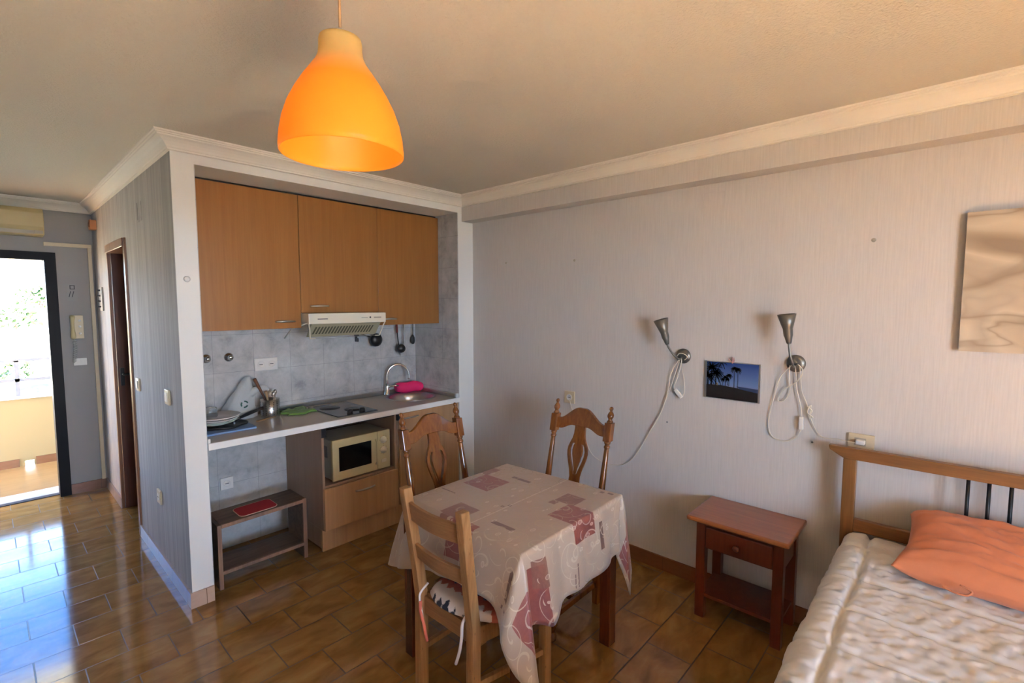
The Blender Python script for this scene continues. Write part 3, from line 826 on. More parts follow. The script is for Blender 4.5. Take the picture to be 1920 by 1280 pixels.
# utensil drainer cylinder with holes (dots)
t = thing('utensil_holder', (-1.475, .44, .88), 'perforated steel utensil holder on the worktop', 'utensil holder')
bm = B(); lathe(bm, [(.058, .881), (.060, .884), (.060, .998), (.0575, .998), (.0575, .886), (0, .886)], (-1.475, .44, 0), seg=40)
build('cylinder', bm, 'steel', t)
bm = B()
for ia in range(16):
    for iz in range(8):
        a = ia * 2 * PI / 16; p = Vector((-1.475 + .0603 * math.cos(a), .44 + .0603 * math.sin(a), .900 + iz * .0115))
        n_ = Vector((math.cos(a), math.sin(a), 0)); lathe(bm, [(.0033, 0), (.0033, .0006)], p, n_, 8)
build('perforations', bm, 'blackp', t)
# things standing in the holder
bm = B(); tube(bm, [(-1.465, .455, .89), (-1.51, .452, 1.02), (-1.545, .452, 1.10), (-1.565, .45, 1.145)], [.006, .007, .010, .011], 8)
build('wooden_spoon', bm, 'brownwood', label='brown wooden handle leaning left out of the steel holder', cat='spoon')
bm = B(); tube(bm, [(-1.48, .42, .89), (-1.50, .41, 1.0), (-1.515, .405, 1.06)], [.004, .006, .012], 8)
build('table_knife', bm, 'palewood', label='pale wooden handle standing in the steel holder', cat='utensil')
for q, (dx, dy, h_) in enumerate(((.015, -.02, 1.045), (.035, .0, 1.055))):
    bm = B(); tube(bm, [(-1.475 + dx * .5, .44 + dy * .5, .89), (-1.475 + dx, .44 + dy, h_ - .03)], .003, 6)
    lathe(bm, [(.0, -.022), (.011, -.012), (.013, 0), (.009, .014), (0, .018)], (-1.475 + dx, .44 + dy, h_ - .012), (0.1, 0, 1), 10)
    build('spoon', bm, 'steel', label=('steel spoon nearest the front rim of the holder', 'steel spoon nearest the right rim of the holder')[q], cat='spoon', group='spoons in the steel holder')

# plastic bag with a recycling mark
t = thing('plastic_bag', (-1.63, .44, .885), 'translucent white plastic bag slumped against the tiles', 'bag')
bm = B(); V = []
prof = [(-1.775, .000), (-1.755, .04), (-1.72, .10), (-1.685, .17), (-1.64, .225), (-1.60, .255), (-1.565, .262), (-1.545, .25)]
for j in range(20):
    tt = j / 19; row = []
    # left edge / right edge at this height
    z = .885 + .27 * tt
    xl = -1.775 + .17 * tt ** 1.3; xr = -1.535 - .035 * tt
    cx = (xl + xr) / 2; rx = (xr - xl) / 2; ry = .058 * (1 - tt) ** .6 + .012
    for k_ in range(32):
        a = 2 * PI * k_ / 32
        nn = 1 + .13 * noise.noise(Vector((math.cos(a) * 2, math.sin(a) * 2, tt * 5)))
        row.append(bm.verts.new((cx + rx * math.cos(a) * nn, .505 + ry * math.sin(a) * nn, z + .01 * noise.noise(Vector((a, tt * 4, 2))))))
    V.append(row)
for a, b in zip(V, V[1:]):
    for k_ in range(32):
        f = bm.faces.new((a[k_], a[(k_ + 1) % 32], b[(k_ + 1) % 32], b[k_])); f.smooth = True
bm.faces.new(V[0][::-1]); bm.faces.new(V[-1])
build('sack', bm, 'bag', t)
bm = B(); tube(bm, smooth_pts([(-1.61, .49, 1.03), (-1.58, .49, 1.045), (-1.55, .49, 1.06), (-1.52, .485, 1.07), (-1.49, .48, 1.07), (-1.465, .475, 1.055)], 3), [.035, .034, .033, .032, .03, .028, .026, .024, .026, .026, .026, .022, .02, .016, .012, .010], 10)
build('gathered_neck', bm, 'bag', t, subsurf=1)
bm = B()
for q in range(3):
    a0 = q * 2 * PI / 3 + .3
    pts = [Vector((-1.635 + .020 * math.cos(a0 + s_ * .22), .4395, .985 + .020 * math.sin(a0 + s_ * .22))) for s_ in range(7)]
    for p, p2 in zip(pts, pts[1:]): beam(bm, p, p2, .003, .0085, (pts[0] - Vector((-1.635, .4395, .985))))
build('recycling_mark', bm, mat('green_print', (0.02, 0.09, 0.06), 0.6), t, label='dark green circular recycling mark')

# dish mat, cloth, plates, glass, pan
bm = boxes((-1.945, -1.66, .17, .50, .8805, .892)); build('dish_mat', bm, ['bluecloth'], label='folded blue dish mat under the plates', cat='dish mat', bevel=.004)
bm = boxes((-1.945, -1.665, .155, .168, .8805, .891)); build('folded_cloth', bm, ['bluelight'], label='light blue cloth edge in front of the dish mat', cat='cloth', bevel=.004)
bm = B(); lathe(bm, [(.125, .8925), (.135, .897), (.14, .905), (.132, .905), (.12, .899), (0, .899)], (-1.80, .33, 0), seg=36)
for v in bm.verts: v.co.z += .004 * math.sin(v.co.x * 50)
t = thing('frying_pan', (-1.80, .34, .893), 'black frying pan with raised handle under the plates', 'pan')
build('pan_body', bm, 'blackp', t)
bm = B(); tube(bm, [(-1.72, .37, .900), (-1.68, .385, .915), (-1.62, .40, .93), (-1.53, .42, .948)], [.007, .009, .012, .010], 8); build('pan_handle', bm, 'blackp', t)
bm = B(); tube(bm, [(-1.735, .365, .900), (-1.69, .38, .916)], .0085, 8); build('ferrule', bm, 'chrome', t)
bm = B(); beam(bm, (-1.60, .33, .884), (-1.46, .395, .884), .022, .006); build('wooden_spatula', bm, 'palewood', label='pale wooden spatula lying by the dish mat', cat='spatula', bevel=.002)
zs = .906
for q, (r, m_, l_) in enumerate(((.105, 'ceramicg', 'pale green plate at the bottom of the stack'), (.112, 'ceramicg', 'pale green plate second from the bottom of the stack'), (.122, 'ceramic', 'white bowl-shaped plate third in the stack'), (.128, 'ceramic', 'large white plate with pinkish rim on top of the stack'))):
    hh = .016 if q < 2 else .021
    bm = B(); lathe(bm, [(r * .55, zs), (r * .6, zs + .002), (r, zs + hh), (r * .99, zs + hh + .003), (r * .6, zs + .006), (0, zs + .005)], (-1.835 + .003 * q, .34, 0), seg=40)
    build('plate', bm, m_, label=l_, cat='plate', group='stacked plates on the dish mat')
    zs += .0085 if q < 2 else .014
t = None
bm = B(); lathe(bm, [(.030, .955), (.038, .962), (.038, 1.005), (.033, 1.018), (0, 1.020), (0, 1.015), (.029, 1.013), (.035, 1.0), (.035, .964), (.028, .955)], (-1.862, .34, -.004), seg=28, capa=False, capb=False)
build('drinking_glass', bm, 'glass', label='clear glass upside down on the top plate', cat='glass')

# sockets and valves on kitchen tiles
def socket_round(bmb, bmk, c, n_, s_=.018):
    c = T(c); n_ = T(n_)
    lathe(bmb, [(s_, .0), (s_, .004), (s_ * .86, .004), (s_ * .82, .0015), (0, .0015)], c, n_, 24)
    side = n_.cross(Vector((0, 0, 1)))
    a_, b_ = c + n_ * .0022 - side * .0115, c + n_ * .0022 + side * .0115
    beam(bmk, a_, b_, .0045, .0012, n_)
t = thing('double_socket', (-1.44, .578, 1.18), 'white double power socket on the tiles above the bag', 'socket')
build('plate_frame', boxes((-1.518, -1.365, .568, .580, 1.178, 1.265)), 'plastic', t, .003)
for x_ in (-1.477, -1.406):
    b1, b2 = B(), B(); socket_round(b1, b2, (x_, .568, 1.222), (0, -1, 0), .024)
    build('socket_ring', b1, 'plastic', t); build('pin_slot', b2, 'ink', t)
t = thing('wall_socket', (-1.72, .578, .40), 'single white socket on the tiles above the wooden bench', 'socket')
build('plate_frame', boxes((-1.760, -1.682, .568, .580, .405, .485)), 'plastic', t, .003)
b1, b2 = B(), B(); socket_round(b1, b2, (-1.721, .568, .445), (0, -1, 0), .024); build('socket_ring', b1, 'plastic', t); build('pin_slot', b2, 'ink', t)
for x_, l_ in ((-1.806, 'chrome stop valve on the tiles nearest the pillar'), (-1.673, 'chrome stop valve on the tiles left of the double socket')):
    t = thing('stop_valve', (x_, .575, 1.27), l_, 'valve', 'chrome stop valves')
    bm = B(); lathe(bm, [(.030, 0), (.028, .006), (.018, .012), (.012, .014), (.012, .02)], (x_, .58, 1.288), (0, -1, 0), 24); build('rose', bm, 'chrome', t)
    bm = B(); lathe(bm, [(.016, .02), (.018, .03), (.017, .045), (.012, .050), (0, .051)], (x_, .58, 1.288), (0, -1, 0), 8); build('handle', bm, 'chrome', t)

# hanging utensils
t = thing('strainer', (-.612, .50, 1.29), 'round black strainer hanging below the hood', 'strainer')
bm = B(); lathe(bm, [(.052, -.008), (.055, 0), (.048, .022), (.02, .034), (0, .036)], (-.612, .50, 1.35), (.15, -1, -.1), 28); build('bowl', bm, 'blackp', t)
bm = B(); tube(bm, [(-.655, .51, 1.375), (-.70, .54, 1.395), (-.735, .55, 1.40)], .004, 6); build('handle', bm, 'blackm', t)
bm = boxes((-.762, -.738, .54, .579, 1.385, 1.42), (-.758, -.742, .56, .579, 1.36, 1.39), (-.758, -.742, .54, .579, 1.34, 1.37)); build('wall_hook', bm, 'blackp', label='small black double hook on the tiles under the hood', cat='hook', bevel=.003)
t = thing('ladle', (-.385, .50, 1.24), 'black ladle with red handle hanging under the right cabinet', 'ladle')
bm = B(); tube(bm, [(-.400, .52, 1.478), (-.395, .52, 1.40)], .009, 8); build('grip', bm, mat('dull_red_plastic', (0.16, 0.02, 0.015), 0.5), t)
bm = B(); tube(bm, [(-.395, .52, 1.40), (-.385, .515, 1.29)], .005, 8); lathe(bm, [(.038, -.006), (.040, 0), (.030, .022), (0, .03)], (-.372, .50, 1.265), (0, -1, -.15), 24); build('scoop', bm, 'blackp', t)
t = thing('turner', (-.325, .52, 1.2), 'metal turner hanging between ladle and black spoon', 'turner')
bm = B(); tube(bm, [(-.322, .53, 1.478), (-.325, .53, 1.30)], .005, 8); build('shaft', bm, 'steel', t)
bm = B(); prism(bm, [(-.345, 1.30), (-.308, 1.30), (-.283, 1.22), (-.287, 1.20), (-.355, 1.195), (-.36, 1.22)], 'y', .528, .532); build('blade', bm, 'steel', t)
t = thing('serving_spoon', (-.232, .52, 1.3), 'slim black spoon hanging nearest the tiled corner', 'spoon')
bm = B(); tube(bm, [(-.225, .53, 1.478), (-.226, .53, 1.37)], .004, 8); build('shaft', bm, 'blackp', t)
bm = B(); lathe(bm, [(.0, -.042), (.014, -.035), (.021, -.015), (.019, .015), (.008, .038), (0, .042)], (-.228, .528, 1.332), (0, 0, 1), 16)
for v in bm.verts: v.co.y = .528 + (v.co.y - .528) * .35
build('spoon_bowl', bm, 'blackp', t)

# base cabinets
t = thing('base_cabinet', (-1.04, .3, 0), 'beech base cabinet with open microwave niche and drawer', 'cabinet')
x0, x1 = -1.325, -.757
build('body', boxes((x0, x0 + .016, .021, .578, .15, .842), (x1 - .016, x1, .021, .578, .15, .842), (x0 + .016, x1 - .016, .03, .578, .43, .446), (x0 + .016, x1 - .016, .03, .578, .15, .166), (x0 + .016, x1 - .016, .56, .578, .166, .842)), 'beech_side', t, .001)
build('rail', boxes((x0 + .016, x1 - .016, .025, .06, .826, .842)), 'blackp', t)
build('bracket', boxes((x0, x0 + .030, .013, .021, .775, .835)), 'blackp', t)
dr = build('drawer', boxes((x0 + .002, x1 - .002, .003, .021, .153, .432)), 'beech_low', t, .0015)
handle_h(dr, -1.105, -.955, .003, .365)
build('plinth', boxes((x0 + .0, x1, .045, .062, .002, .150)), 'beech_low', t)
build('plinth', boxes((x0 + .0, x0 + .016, .0625, .50, .02, .150)), 'beech_side', t)
t = thing('base_cabinet', (-.46, .3, 0), 'beech base cabinet with one door under the sink', 'cabinet')
x0, x1 = -.755, -.168
build('body', boxes((x0, x0 + .016, .021, .578, .15, .842), (x1 - .016, x1, .021, .578, .15, .842), (x0 + .016, x1 - .016, .03, .578, .15, .166)), 'beech_side', t, .001)
dr = build('door', boxes((x0 + .016, x1 - .002, .003, .021, .153, .838)), 'beech_low', t, .0015)
handle_h(dr, -.71, -.57, .003, .80)
build('plinth', boxes((x0, x1, .045, .062, .002, .150)), 'beech_low', t)
build('bracket', boxes((x0 + .0, x0 + .02, .003, .021, .79, .835)), 'blackp', t)

# microwave
t = thing('microwave', (-1.02, .22, .446), 'cream microwave oven standing in the base cabinet niche', 'microwave')
x0, x1 = -1.243, -.800
build('case', boxes((x0 + .004, x1 - .004, .062, .36, .458, .728)), 'creamside', t, .005)
build('door', boxes((x0, x1 - .105, .038, .062, .455, .732)), 'cream', t, .004)
build('window', boxes((x0 + .045, x0 + .288, .036, .039, .515, .680)), 'glassblack', t)
build('control_panel', boxes((x1 - .103, x1, .038, .062, .455, .732)), 'cream', t, .004)
bm = B(); tube(bm, [(x1 - .118, .038, .50), (x1 - .118, .022, .52), (x1 - .118, .020, .60), (x1 - .118, .022, .66), (x1 - .118, .038, .68)], .006, 8); build('door_handle', bm, 'cream', t)
for z_ in (.665, .590):
    bm = B(); lathe(bm, [(.026, 0), (.025, .004), (.017, .006), (.016, .018), (0, .019)], (x1 - .055, .038, z_), (0, -1, 0), 24); build('knob', bm, 'ivory', t)
    bm = B()
    for k_ in range(8):
        a = k_ * PI / 4; box(bm, x1 - .055 + .031 * math.cos(a) - .002, x1 - .055 + .031 * math.cos(a) + .002, .0368, .038, z_ + .031 * math.sin(a) - .002, z_ + .031 * math.sin(a) + .002)
    build('dial_marks', bm, mat('tan_print', (0.28, 0.2, 0.09), 0.6), t)
build('door_button', boxes((x1 - .075, x1 - .035, .034, .038, .500, .525)), 'ivory', t, .003)
for x_ in (x0 + .03, x1 - .03):
    for y_ in (.09, .33):
        bm = B(); lathe(bm, [(.012, .446), (.012, .458)], (x_, y_, 0), seg=12); build('foot', bm, 'blackp', t)
build('vent_slots', boxes(*[(x0 + .0025, x0 + .0045, .12 + .012 * k_, .126 + .012 * k_, .60, .68) for k_ in range(10)]), 'ink', t)

# little bench + felt mat
t = thing('wooden_bench', (-1.67, .18, 0), 'small weathered two-tier wooden bench under the worktop', 'bench')
build('side_panel', boxes((-1.930, -1.910, .075, .30, 0, .378)), 'bench', t, .002)
build('side_panel', boxes((-1.440, -1.420, .075, .30, 0, .392)), 'bench', t, .002)
build('front_stile', boxes((-1.931, -1.909, .060, .075, 0, .380)), 'bench_edge', t, .002)
build('front_stile', boxes((-1.441, -1.417, .060, .075, 0, .394)), 'bench_edge', t, .002)
bm = B(); beam(bm, (-1.909, .185, .372), (-1.441, .185, .381), .23, .020); build('top_board', bm, 'bench', t, .002)
bm = B(); beam(bm, (-1.909, .062, .372), (-1.441, .062, .381), .012, .022); build('top_lipping', bm, 'bench_edge', t, .001)
build('shelf', boxes((-1.909, -1.441, .075, .30, .085, .105)), 'bench', t, .002)
build('shelf_lipping', boxes((-1.909, -1.441, .060, .074, .085, .105)), 'bench_edge', t, .001)
t = thing('felt_mat', (-1.69, .15, .388), 'small red felt mat with light piping on the bench', 'mat')
def rr(x0, x1, y0, y1, r, sk=0):
    out = []
    for cx, cy, a0 in ((x1 - r, y0 + r, -90), (x1 - r, y1 - r, 0), (x0 + r, y1 - r, 90), (x0 + r, y0 + r, 180)):
        for k_ in range(6):
            a = math.radians(a0 + 18 * k_); out.append((cx + r * math.cos(a) + sk * (cy - y0), cy + r * math.sin(a)))
    return out
pl = rr(-1.80, -1.585, .078, .235, .03)
zf = lambda x_: .3815 + (x_ + 1.909) / .468 * .009 + .0005
bm = B(); prism(bm, pl, 'z', 0, .005)
for v in bm.verts: v.co.z += zf(v.co.x)
build('felt', bm, 'red', t)
bm = B(); pts = [(p[0], p[1], zf(p[0]) + .003) for p in pl]; tube(bm, pts + [pts[0]], .0026, 6); build('piping', bm, 'redpiping', t)

# ================================================================== hall fittings
# air conditioner over the entry door
t = thing('air_conditioner', (-2.8, 2.5, 2.15), 'cream wall air conditioner above the open front door', 'air conditioner')
bm = B(); prism(bm, [(2.600, 2.40), (2.45, 2.395), (2.415, 2.36), (2.41, 2.25), (2.44, 2.19), (2.48, 2.185), (2.60, 2.185)], 'x', -3.20, -2.392)
build('case', bm, 'cream', t, .006)
build('louvre', boxes((-3.17, -2.45, 2.425, 2.44, 2.192, 2.225)), 'creamside', t, .002)
build('end_panel', boxes((-2.45, -2.40, 2.418, 2.432, 2.196, 2.222)), 'creamside', t, .002)
bm = boxes((-2.393, -2.093, 2.575, 2.599, 2.120, 2.150), (-2.120, -2.094, 2.575, 2.599, 0.0855, 2.120))
build('cable_duct', bm, 'ivory', label='beige cable duct from air conditioner down the hall corner', cat='cable duct', bevel=.002)
t = thing('door_phone', (-2.217, 2.59, 1.36), 'cream intercom handset on the entry wall', 'intercom')
build('base', boxes((-2.262, -2.178, 2.572, 2.599, 1.345, 1.545)), 'ivory', t, .004)
bm = B(); tube(bm, smooth_pts([(-2.250, 2.560, 1.535), (-2.250, 2.545, 1.52), (-2.250, 2.550, 1.45), (-2.250, 2.545, 1.37), (-2.250, 2.560, 1.355)], 3), [.014, .016, .018, .016, .012, .011, .011, .012, .016, .018, .018, .016, .014][:13], 10); build('handset', bm, 'cream', t)
for z_ in (1.50, 1.45, 1.39):
    bm = B(); lathe(bm, [(.010, 0), (.009, .004), (0, .005)], (-2.203, 2.572, z_), (0, -1, 0), 12)
    build('button', bm, 'plastic', t)
bm = B(); pts = []
for k_ in range(90):
    s_ = k_ / 89; pts.append((-2.247 + .010 * math.cos(k_ * .9) + .004 * math.sin(s_ * 5), 2.56 + .010 * math.sin(k_ * .9), 1.345 - .20 * s_ + (.0 if s_ < .9 else .0)))
tube(bm, pts, .0035, 5); build('coiled_cord', bm, 'cord_grey', t)
t = thing('light_switch', (-2.215, 2.595, 1.12), 'white double switch plate under the intercom', 'switch')
build('plate_frame', boxes((-2.256, -2.170, 2.588, 2.599, 1.115, 1.175)), 'plastic', t, .002)
build('rocker', boxes((-2.248, -2.216, 2.583, 2.588, 1.125, 1.165)), 'plastic', t, .001)
build('rocker', boxes((-2.211, -2.179, 2.583, 2.588, 1.125, 1.165)), 'plastic', t, .001)
t = thing('wall_sign', (-2.237, 2.597, 1.72), 'small white pictogram sign above the intercom', 'sign')
build('backing', boxes((-2.268, -2.200, 2.596, 2.599, 1.67, 1.81)), 'paper', t)
bm = boxes((-2.250, -2.217, 2.594, 2.596, 1.795, 1.801), (-2.250, -2.217, 2.594, 2.596, 1.766, 1.771), (-2.250, -2.244, 2.594, 2.596, 1.771, 1.795), (-2.223, -2.217, 2.594, 2.596, 1.771, 1.795))
for x_ in (-2.245, -2.225): beam(bm, (x_, 2.595, 1.75), (x_ - .012, 2.595, 1.70), .002, .005)
build('pictogram', bm, 'ink', t)
t = thing('door_chime', (-2.10, 2.364, 2.27), 'small terracotta chime box high in the hall corner', 'chime')
build('box', boxes((-2.125, -2.081, 2.33, 2.40, 2.255, 2.335)), 'orange', t, .004)
build('face', boxes((-2.130, -2.125, 2.345, 2.385, 2.275, 2.315)), 'brownwood', t, .002)
t = thing('key_rack', (-2.085, 2.27, 1.62), 'narrow pale key rack on the hall wall before the door', 'key rack')
build('board', boxes((-2.093, -2.081, 2.215, 2.335, 1.585, 1.78)), 'creamside', t, .003)
for q in range(4):
    bm = B(); lathe(bm, [(.008, 0), (.006, .012), (.009, .016), (0, .018)], (-2.093, 2.275, 1.62 + q * .045), (-1, 0, 0), 8)
    build('peg', bm, 'ink', t)

def plate(name, y, z, wy, wz, label, rocker=True, x=-2.08, sgn=-1):
    t = thing(name, (x, y, z - wz / 2), label, 'switch' if rocker else 'socket')
    a, b = sorted((x, x + sgn * .011)); c_, d_ = sorted((x + sgn * .011, x + sgn * .016))
    build('plate_frame', boxes((a, b, y - wy / 2, y + wy / 2, z - wz / 2, z + wz / 2)), 'ivory', t, .003)
    if rocker: build('rocker', boxes((c_, d_, y - wy * .25, y + wy * .25, z - wz * .3, z + wz * .3)), 'plastic', t, .002)
    else:
        b1, b2 = B(), B(); socket_round(b1, b2, (x + sgn * .011, y, z), (sgn, 0, 0), .022); build('socket_ring', b1, 'plastic', t); build('pin_slot', b2, 'ink', t)
    return t
plate('light_switch', 1.04, 1.105, .085, .085, 'light switch on the grey wall nearest the brown doorway')
plate('light_switch', .28, 1.117, .085, .085, 'light switch on the grey wall nearest the white pillar')
plate('wall_socket', .61, .452, .085, .085, 'power socket low on the grey hall wall', False)
bm = boxes((-2.083, -2.080, .69, .80, 2.145, 2.155), (-2.083, -2.080, .69, .695, 2.155, 2.26), (-2.083, -2.080, .795, .80, 2.155, 2.26))
build('cover_plate', bm, 'wallpaper_hall', label='papered-over blanking plate high on the grey wall', cat='cover plate')
bm = B(); lathe(bm, [(.016, 0), (.010, .008), (0, .010)], (-2.034, -.006, 1.769), (0, -1, 0), 16)
build('wall_plug', bm, 'white', label='painted-over screw plug on the white pillar', cat='screw plug')

# ================================================================== table and cloth
# measured corners of the table top (slightly out of square)
TZ = 0.735
Cn = [Vector((-1.458, -1.133)), Vector((-.800, -1.134)), Vector((-.762, -1.843)), Vector((-1.500, -1.862))]  # back-left, back-right, front-right, front-left
t = thing('dining_table', (-1.13, -1.49, 0), 'dark square wooden dining table under the patterned cloth', 'table')
cc = sum(Cn, Vector((0, 0))) / 4
ins = [c + (cc - c).normalized() * .008 for c in Cn]
bm = B(); prism(bm, [tuple(c) for c in ins], 'z', TZ - .028, TZ - .004); build('tabletop', bm, 'table_wood', t, .003)
legs = [(-1.475, -1.165), (-.815, -1.165), (-.800, -1.800), (-1.462, -1.822)]
for x_, y_ in legs:
    build('leg', boxes((x_ - .028, x_ + .028, y_ - .028, y_ + .028, 0, TZ - .028)), 'table_wood', t, .003)
bm = B()
for a, b in zip(legs, legs[1:] + legs[:1]): 
    A_, B_ = Vector((*a, .665)), Vector((*b, .665)); dd = (B_ - A_).normalized() * .03
    beam(bm, A_ + dd, B_ - dd, .02, .08)
build('apron', bm, 'table_wood', t)

# cloth: top quad + draped sides.  Each drape column: (top point, hem point, flat-cloth uv of hem)
def drape():
    bm = B(); uvl = bm.loops.layers.uv.new('UVMap')
    NT = 14; z0 = TZ + .0
    BL, BR, FR, FL = Cn
    cols = []
    def col(top, hem, uv, sharp=False): cols.append((Vector((top.x, top.y, z0)), Vector(hem), Vector(uv)))
    L = lambda a, b, s_: a * (1 - s_) + b * s_
    # -X side (facing the pine chair): back-left -> front-left
    col(BL, (-1.475, -1.00, .385), (-1.70, -.86))
    col(BL, (-1.520, -1.045, .400), (-1.74, -.98))
    for s_, hx, hy, hz, du in ((.06, -1.535, -1.12, .425, -.27), (.16, -1.545, -1.20, .452, -.27), (.28, -1.520, -1.33, .485, -.25), (.42, -1.540, -1.44, .508, -.23), (.55, -1.530, -1.54, .525, -.22), (.70, -1.545, -1.64, .535, -.21), (.84, -1.545, -1.75, .530, -.22)):
        p = L(BL, FL, s_); col(p, (hx, hy, hz), (p.x + du, p.y))
    p = L(BL, FL, .97); col(p, (-1.570, -1.815, .485), (p.x - .28, p.y))
    # front-left corner flap
    col(FL, (-1.590, -1.850, .430), (-1.79, -1.92))
    col(FL, (-1.577, -1.905, .335), (-1.79, -2.02))
    col(FL, (-1.525, -1.950, .275), (-1.78, -2.13))
    col(FL, (-1.500, -1.950, .270), (-1.75, -2.14))
    col(FL, (-1.488, -1.915, .340), (-1.68, -2.14))
    col(FL, (-1.482, -1.888, .420), (-1.60, -2.14))
    # -Y side
    for s_, hx, hy, hz in ((.03, -1.462, -1.880, .455), (.08, -1.415, -1.885, .445), (.14, -1.370, -1.905, .425), (.20, -1.335, -1.905, .440), (.30, -1.265, -1.885, .470), (.42, -1.195, -1.892, .475), (.55, -1.095, -1.878, .468), (.68, -1.00, -1.886, .465), (.80, -.915, -1.872, .475), (.90, -.865, -1.868, .482), (.965, -.828, -1.862, .492)):
        p = L(FL, FR, s_); col(p, (hx, hy, hz), (p.x, p.y - .27))
    # front-right corner flap
    col(FR, (-.800, -1.838, .47), (-.72, -2.10))
    col(FR, (-.790, -1.852, .40), (-.66, -2.11))
    col(FR, (-.775, -1.880, .290), (-.58, -2.12))
    col(FR, (-.752, -1.892, .255), (-.54, -2.11))
    col(FR, (-.715, -1.880, .290), (-.50, -2.06))
    col(FR, (-.672, -1.850, .355), (-.50, -1.97))
    col(FR, (-.690, -1.800, .42), (-.50, -1.88))
    for s_ in (.08, .2, .33, .46, .6, .74, .88):
        p = L(FR, BR, s_); col(p, (p.x + .035 + .015 * math.sin(s_ * 25), p.y, .465), (p.x + .27, p.y))
    col(BR, (-.76, -1.10, .40), (-.53, -.95)); col(BR, (-.775, -1.075, .385), (-.58, -.87))
    for s_ in (.06, .2, .34, .5, .66, .8, .94):
        p = L(BR, BL, s_); col(p, (p.x, p.y + .035 + .014 * math.sin(s_ * 22), .465), (p.x, p.y + .27))
    # refine columns by catmull interpolation
    n_ = len(cols); fine = []
    for i in range(n_):
        c0, c1, c2, c3 = cols[i - 1], cols[i], cols[(i + 1) % n_], cols[(i + 2) % n_]
        for q in range(4):
            s_ = q / 4
            cr = lambda a, b, c, d_: 0.5 * ((2 * b) + (c - a) * s_ + (2 * a - 5 * b + 4 * c - d_) * s_ * s_ + (3 * b - a - 3 * c + d_) * s_ ** 3)
            fine.append((c1[0] * (1 - s_) + c2[0] * s_, cr(c0[1], c1[1], c2[1], c3[1]), c1[2] * (1 - s_) + c2[2] * s_))
    cc3 = Vector((cc.x, cc.y, z0))
    rings = []; uvs = []
    TS = [k_ / NT for k_ in range(NT + 1)]
    for i, (tp, hm, uv) in enumerate(fine):
        r_ = []; ru = []
        out = (hm - tp); out.z = 0
        for tt in TS:
            # round over the edge, then hang: horizontal offset gained early, smooth
            hz = tp.z + (hm.z - tp.z) * (tt ** 1.0)
            off = out * (0.22 * (1 - math.exp(-tt * 9)) + 0.78 * tt ** 1.15)
            p = Vector((tp.x + off.x, tp.y + off.y, hz))
            if tt == 0: p.z += .0015
            rp_ = .010 * tt * math.sin(i * .55 + 1.5 * math.sin(i * .13)) * (1 - .3 * tt)
            nrm = Vector((p.x - cc.x, p.y - cc.y, 0)).normalized()
            p += nrm * (rp_ + .004)
            p += nrm * .006 * noise.noise(Vector((p.x * 14, p.y * 14, p.z * 9))) * tt
            r_.append(bm.verts.new(p)); ru.append(Vector((tp.x, tp.y)) * (1 - tt) + uv * tt)
        rings.append(r_); uvs.append(ru)
    m_ = len(rings)
    def face(vs, us):
        if len({v for v in vs}) < 3: return
        f = bm.faces.new(vs); f.smooth = True
        for l, u in zip(f.loops, us): l[uvl].uv = (u[0], u[1])
    for i in range(m_):
        j = (i + 1) % m_
        for k_ in range(NT):
            face((rings[i][k_], rings[j][k_], rings[j][k_ + 1], rings[i][k_ + 1]), (uvs[i][k_], uvs[j][k_], uvs[j][k_ + 1], uvs[i][k_ + 1]))
    # top: inner rings to the centre
    prev = [r_[0] for r_ in rings]; pu = [u[0] for u in uvs]
    for s_ in (.03, .25, .5, .75):
        nx = []; nu = []
        for v, u in zip([r_[0] for r_ in rings], [q[0] for q in uvs]):
            p = v.co.lerp(cc3, s_); p.z = z0 + .003 + .0012 * noise.noise(p * 9)
            nx.append(bm.verts.new(p)); nu.append(Vector((p.x, p.y)))
        for i in range(m_):
            j = (i + 1) % m_
            face((prev[j], prev[i], nx[i], nx[j]), (pu[j], pu[i], nu[i], nu[j]))
        prev, pu = nx, nu
    c_ = bm.verts.new((cc.x, cc.y, z0 + .003))
    for i in range(m_):
        j = (i + 1) % m_
        face((prev[j], prev[i], c_), (pu[j], pu[i], Vector((cc.x, cc.y))))
    bmesh.ops.remove_doubles(bm, verts=bm.verts[:], dist=1e-5)
    return bm
build('tablecloth', drape(), 'cloth', label='beige satin tablecloth with red squares and scrolls, draped over the table', cat='tablecloth', solid=.0015)

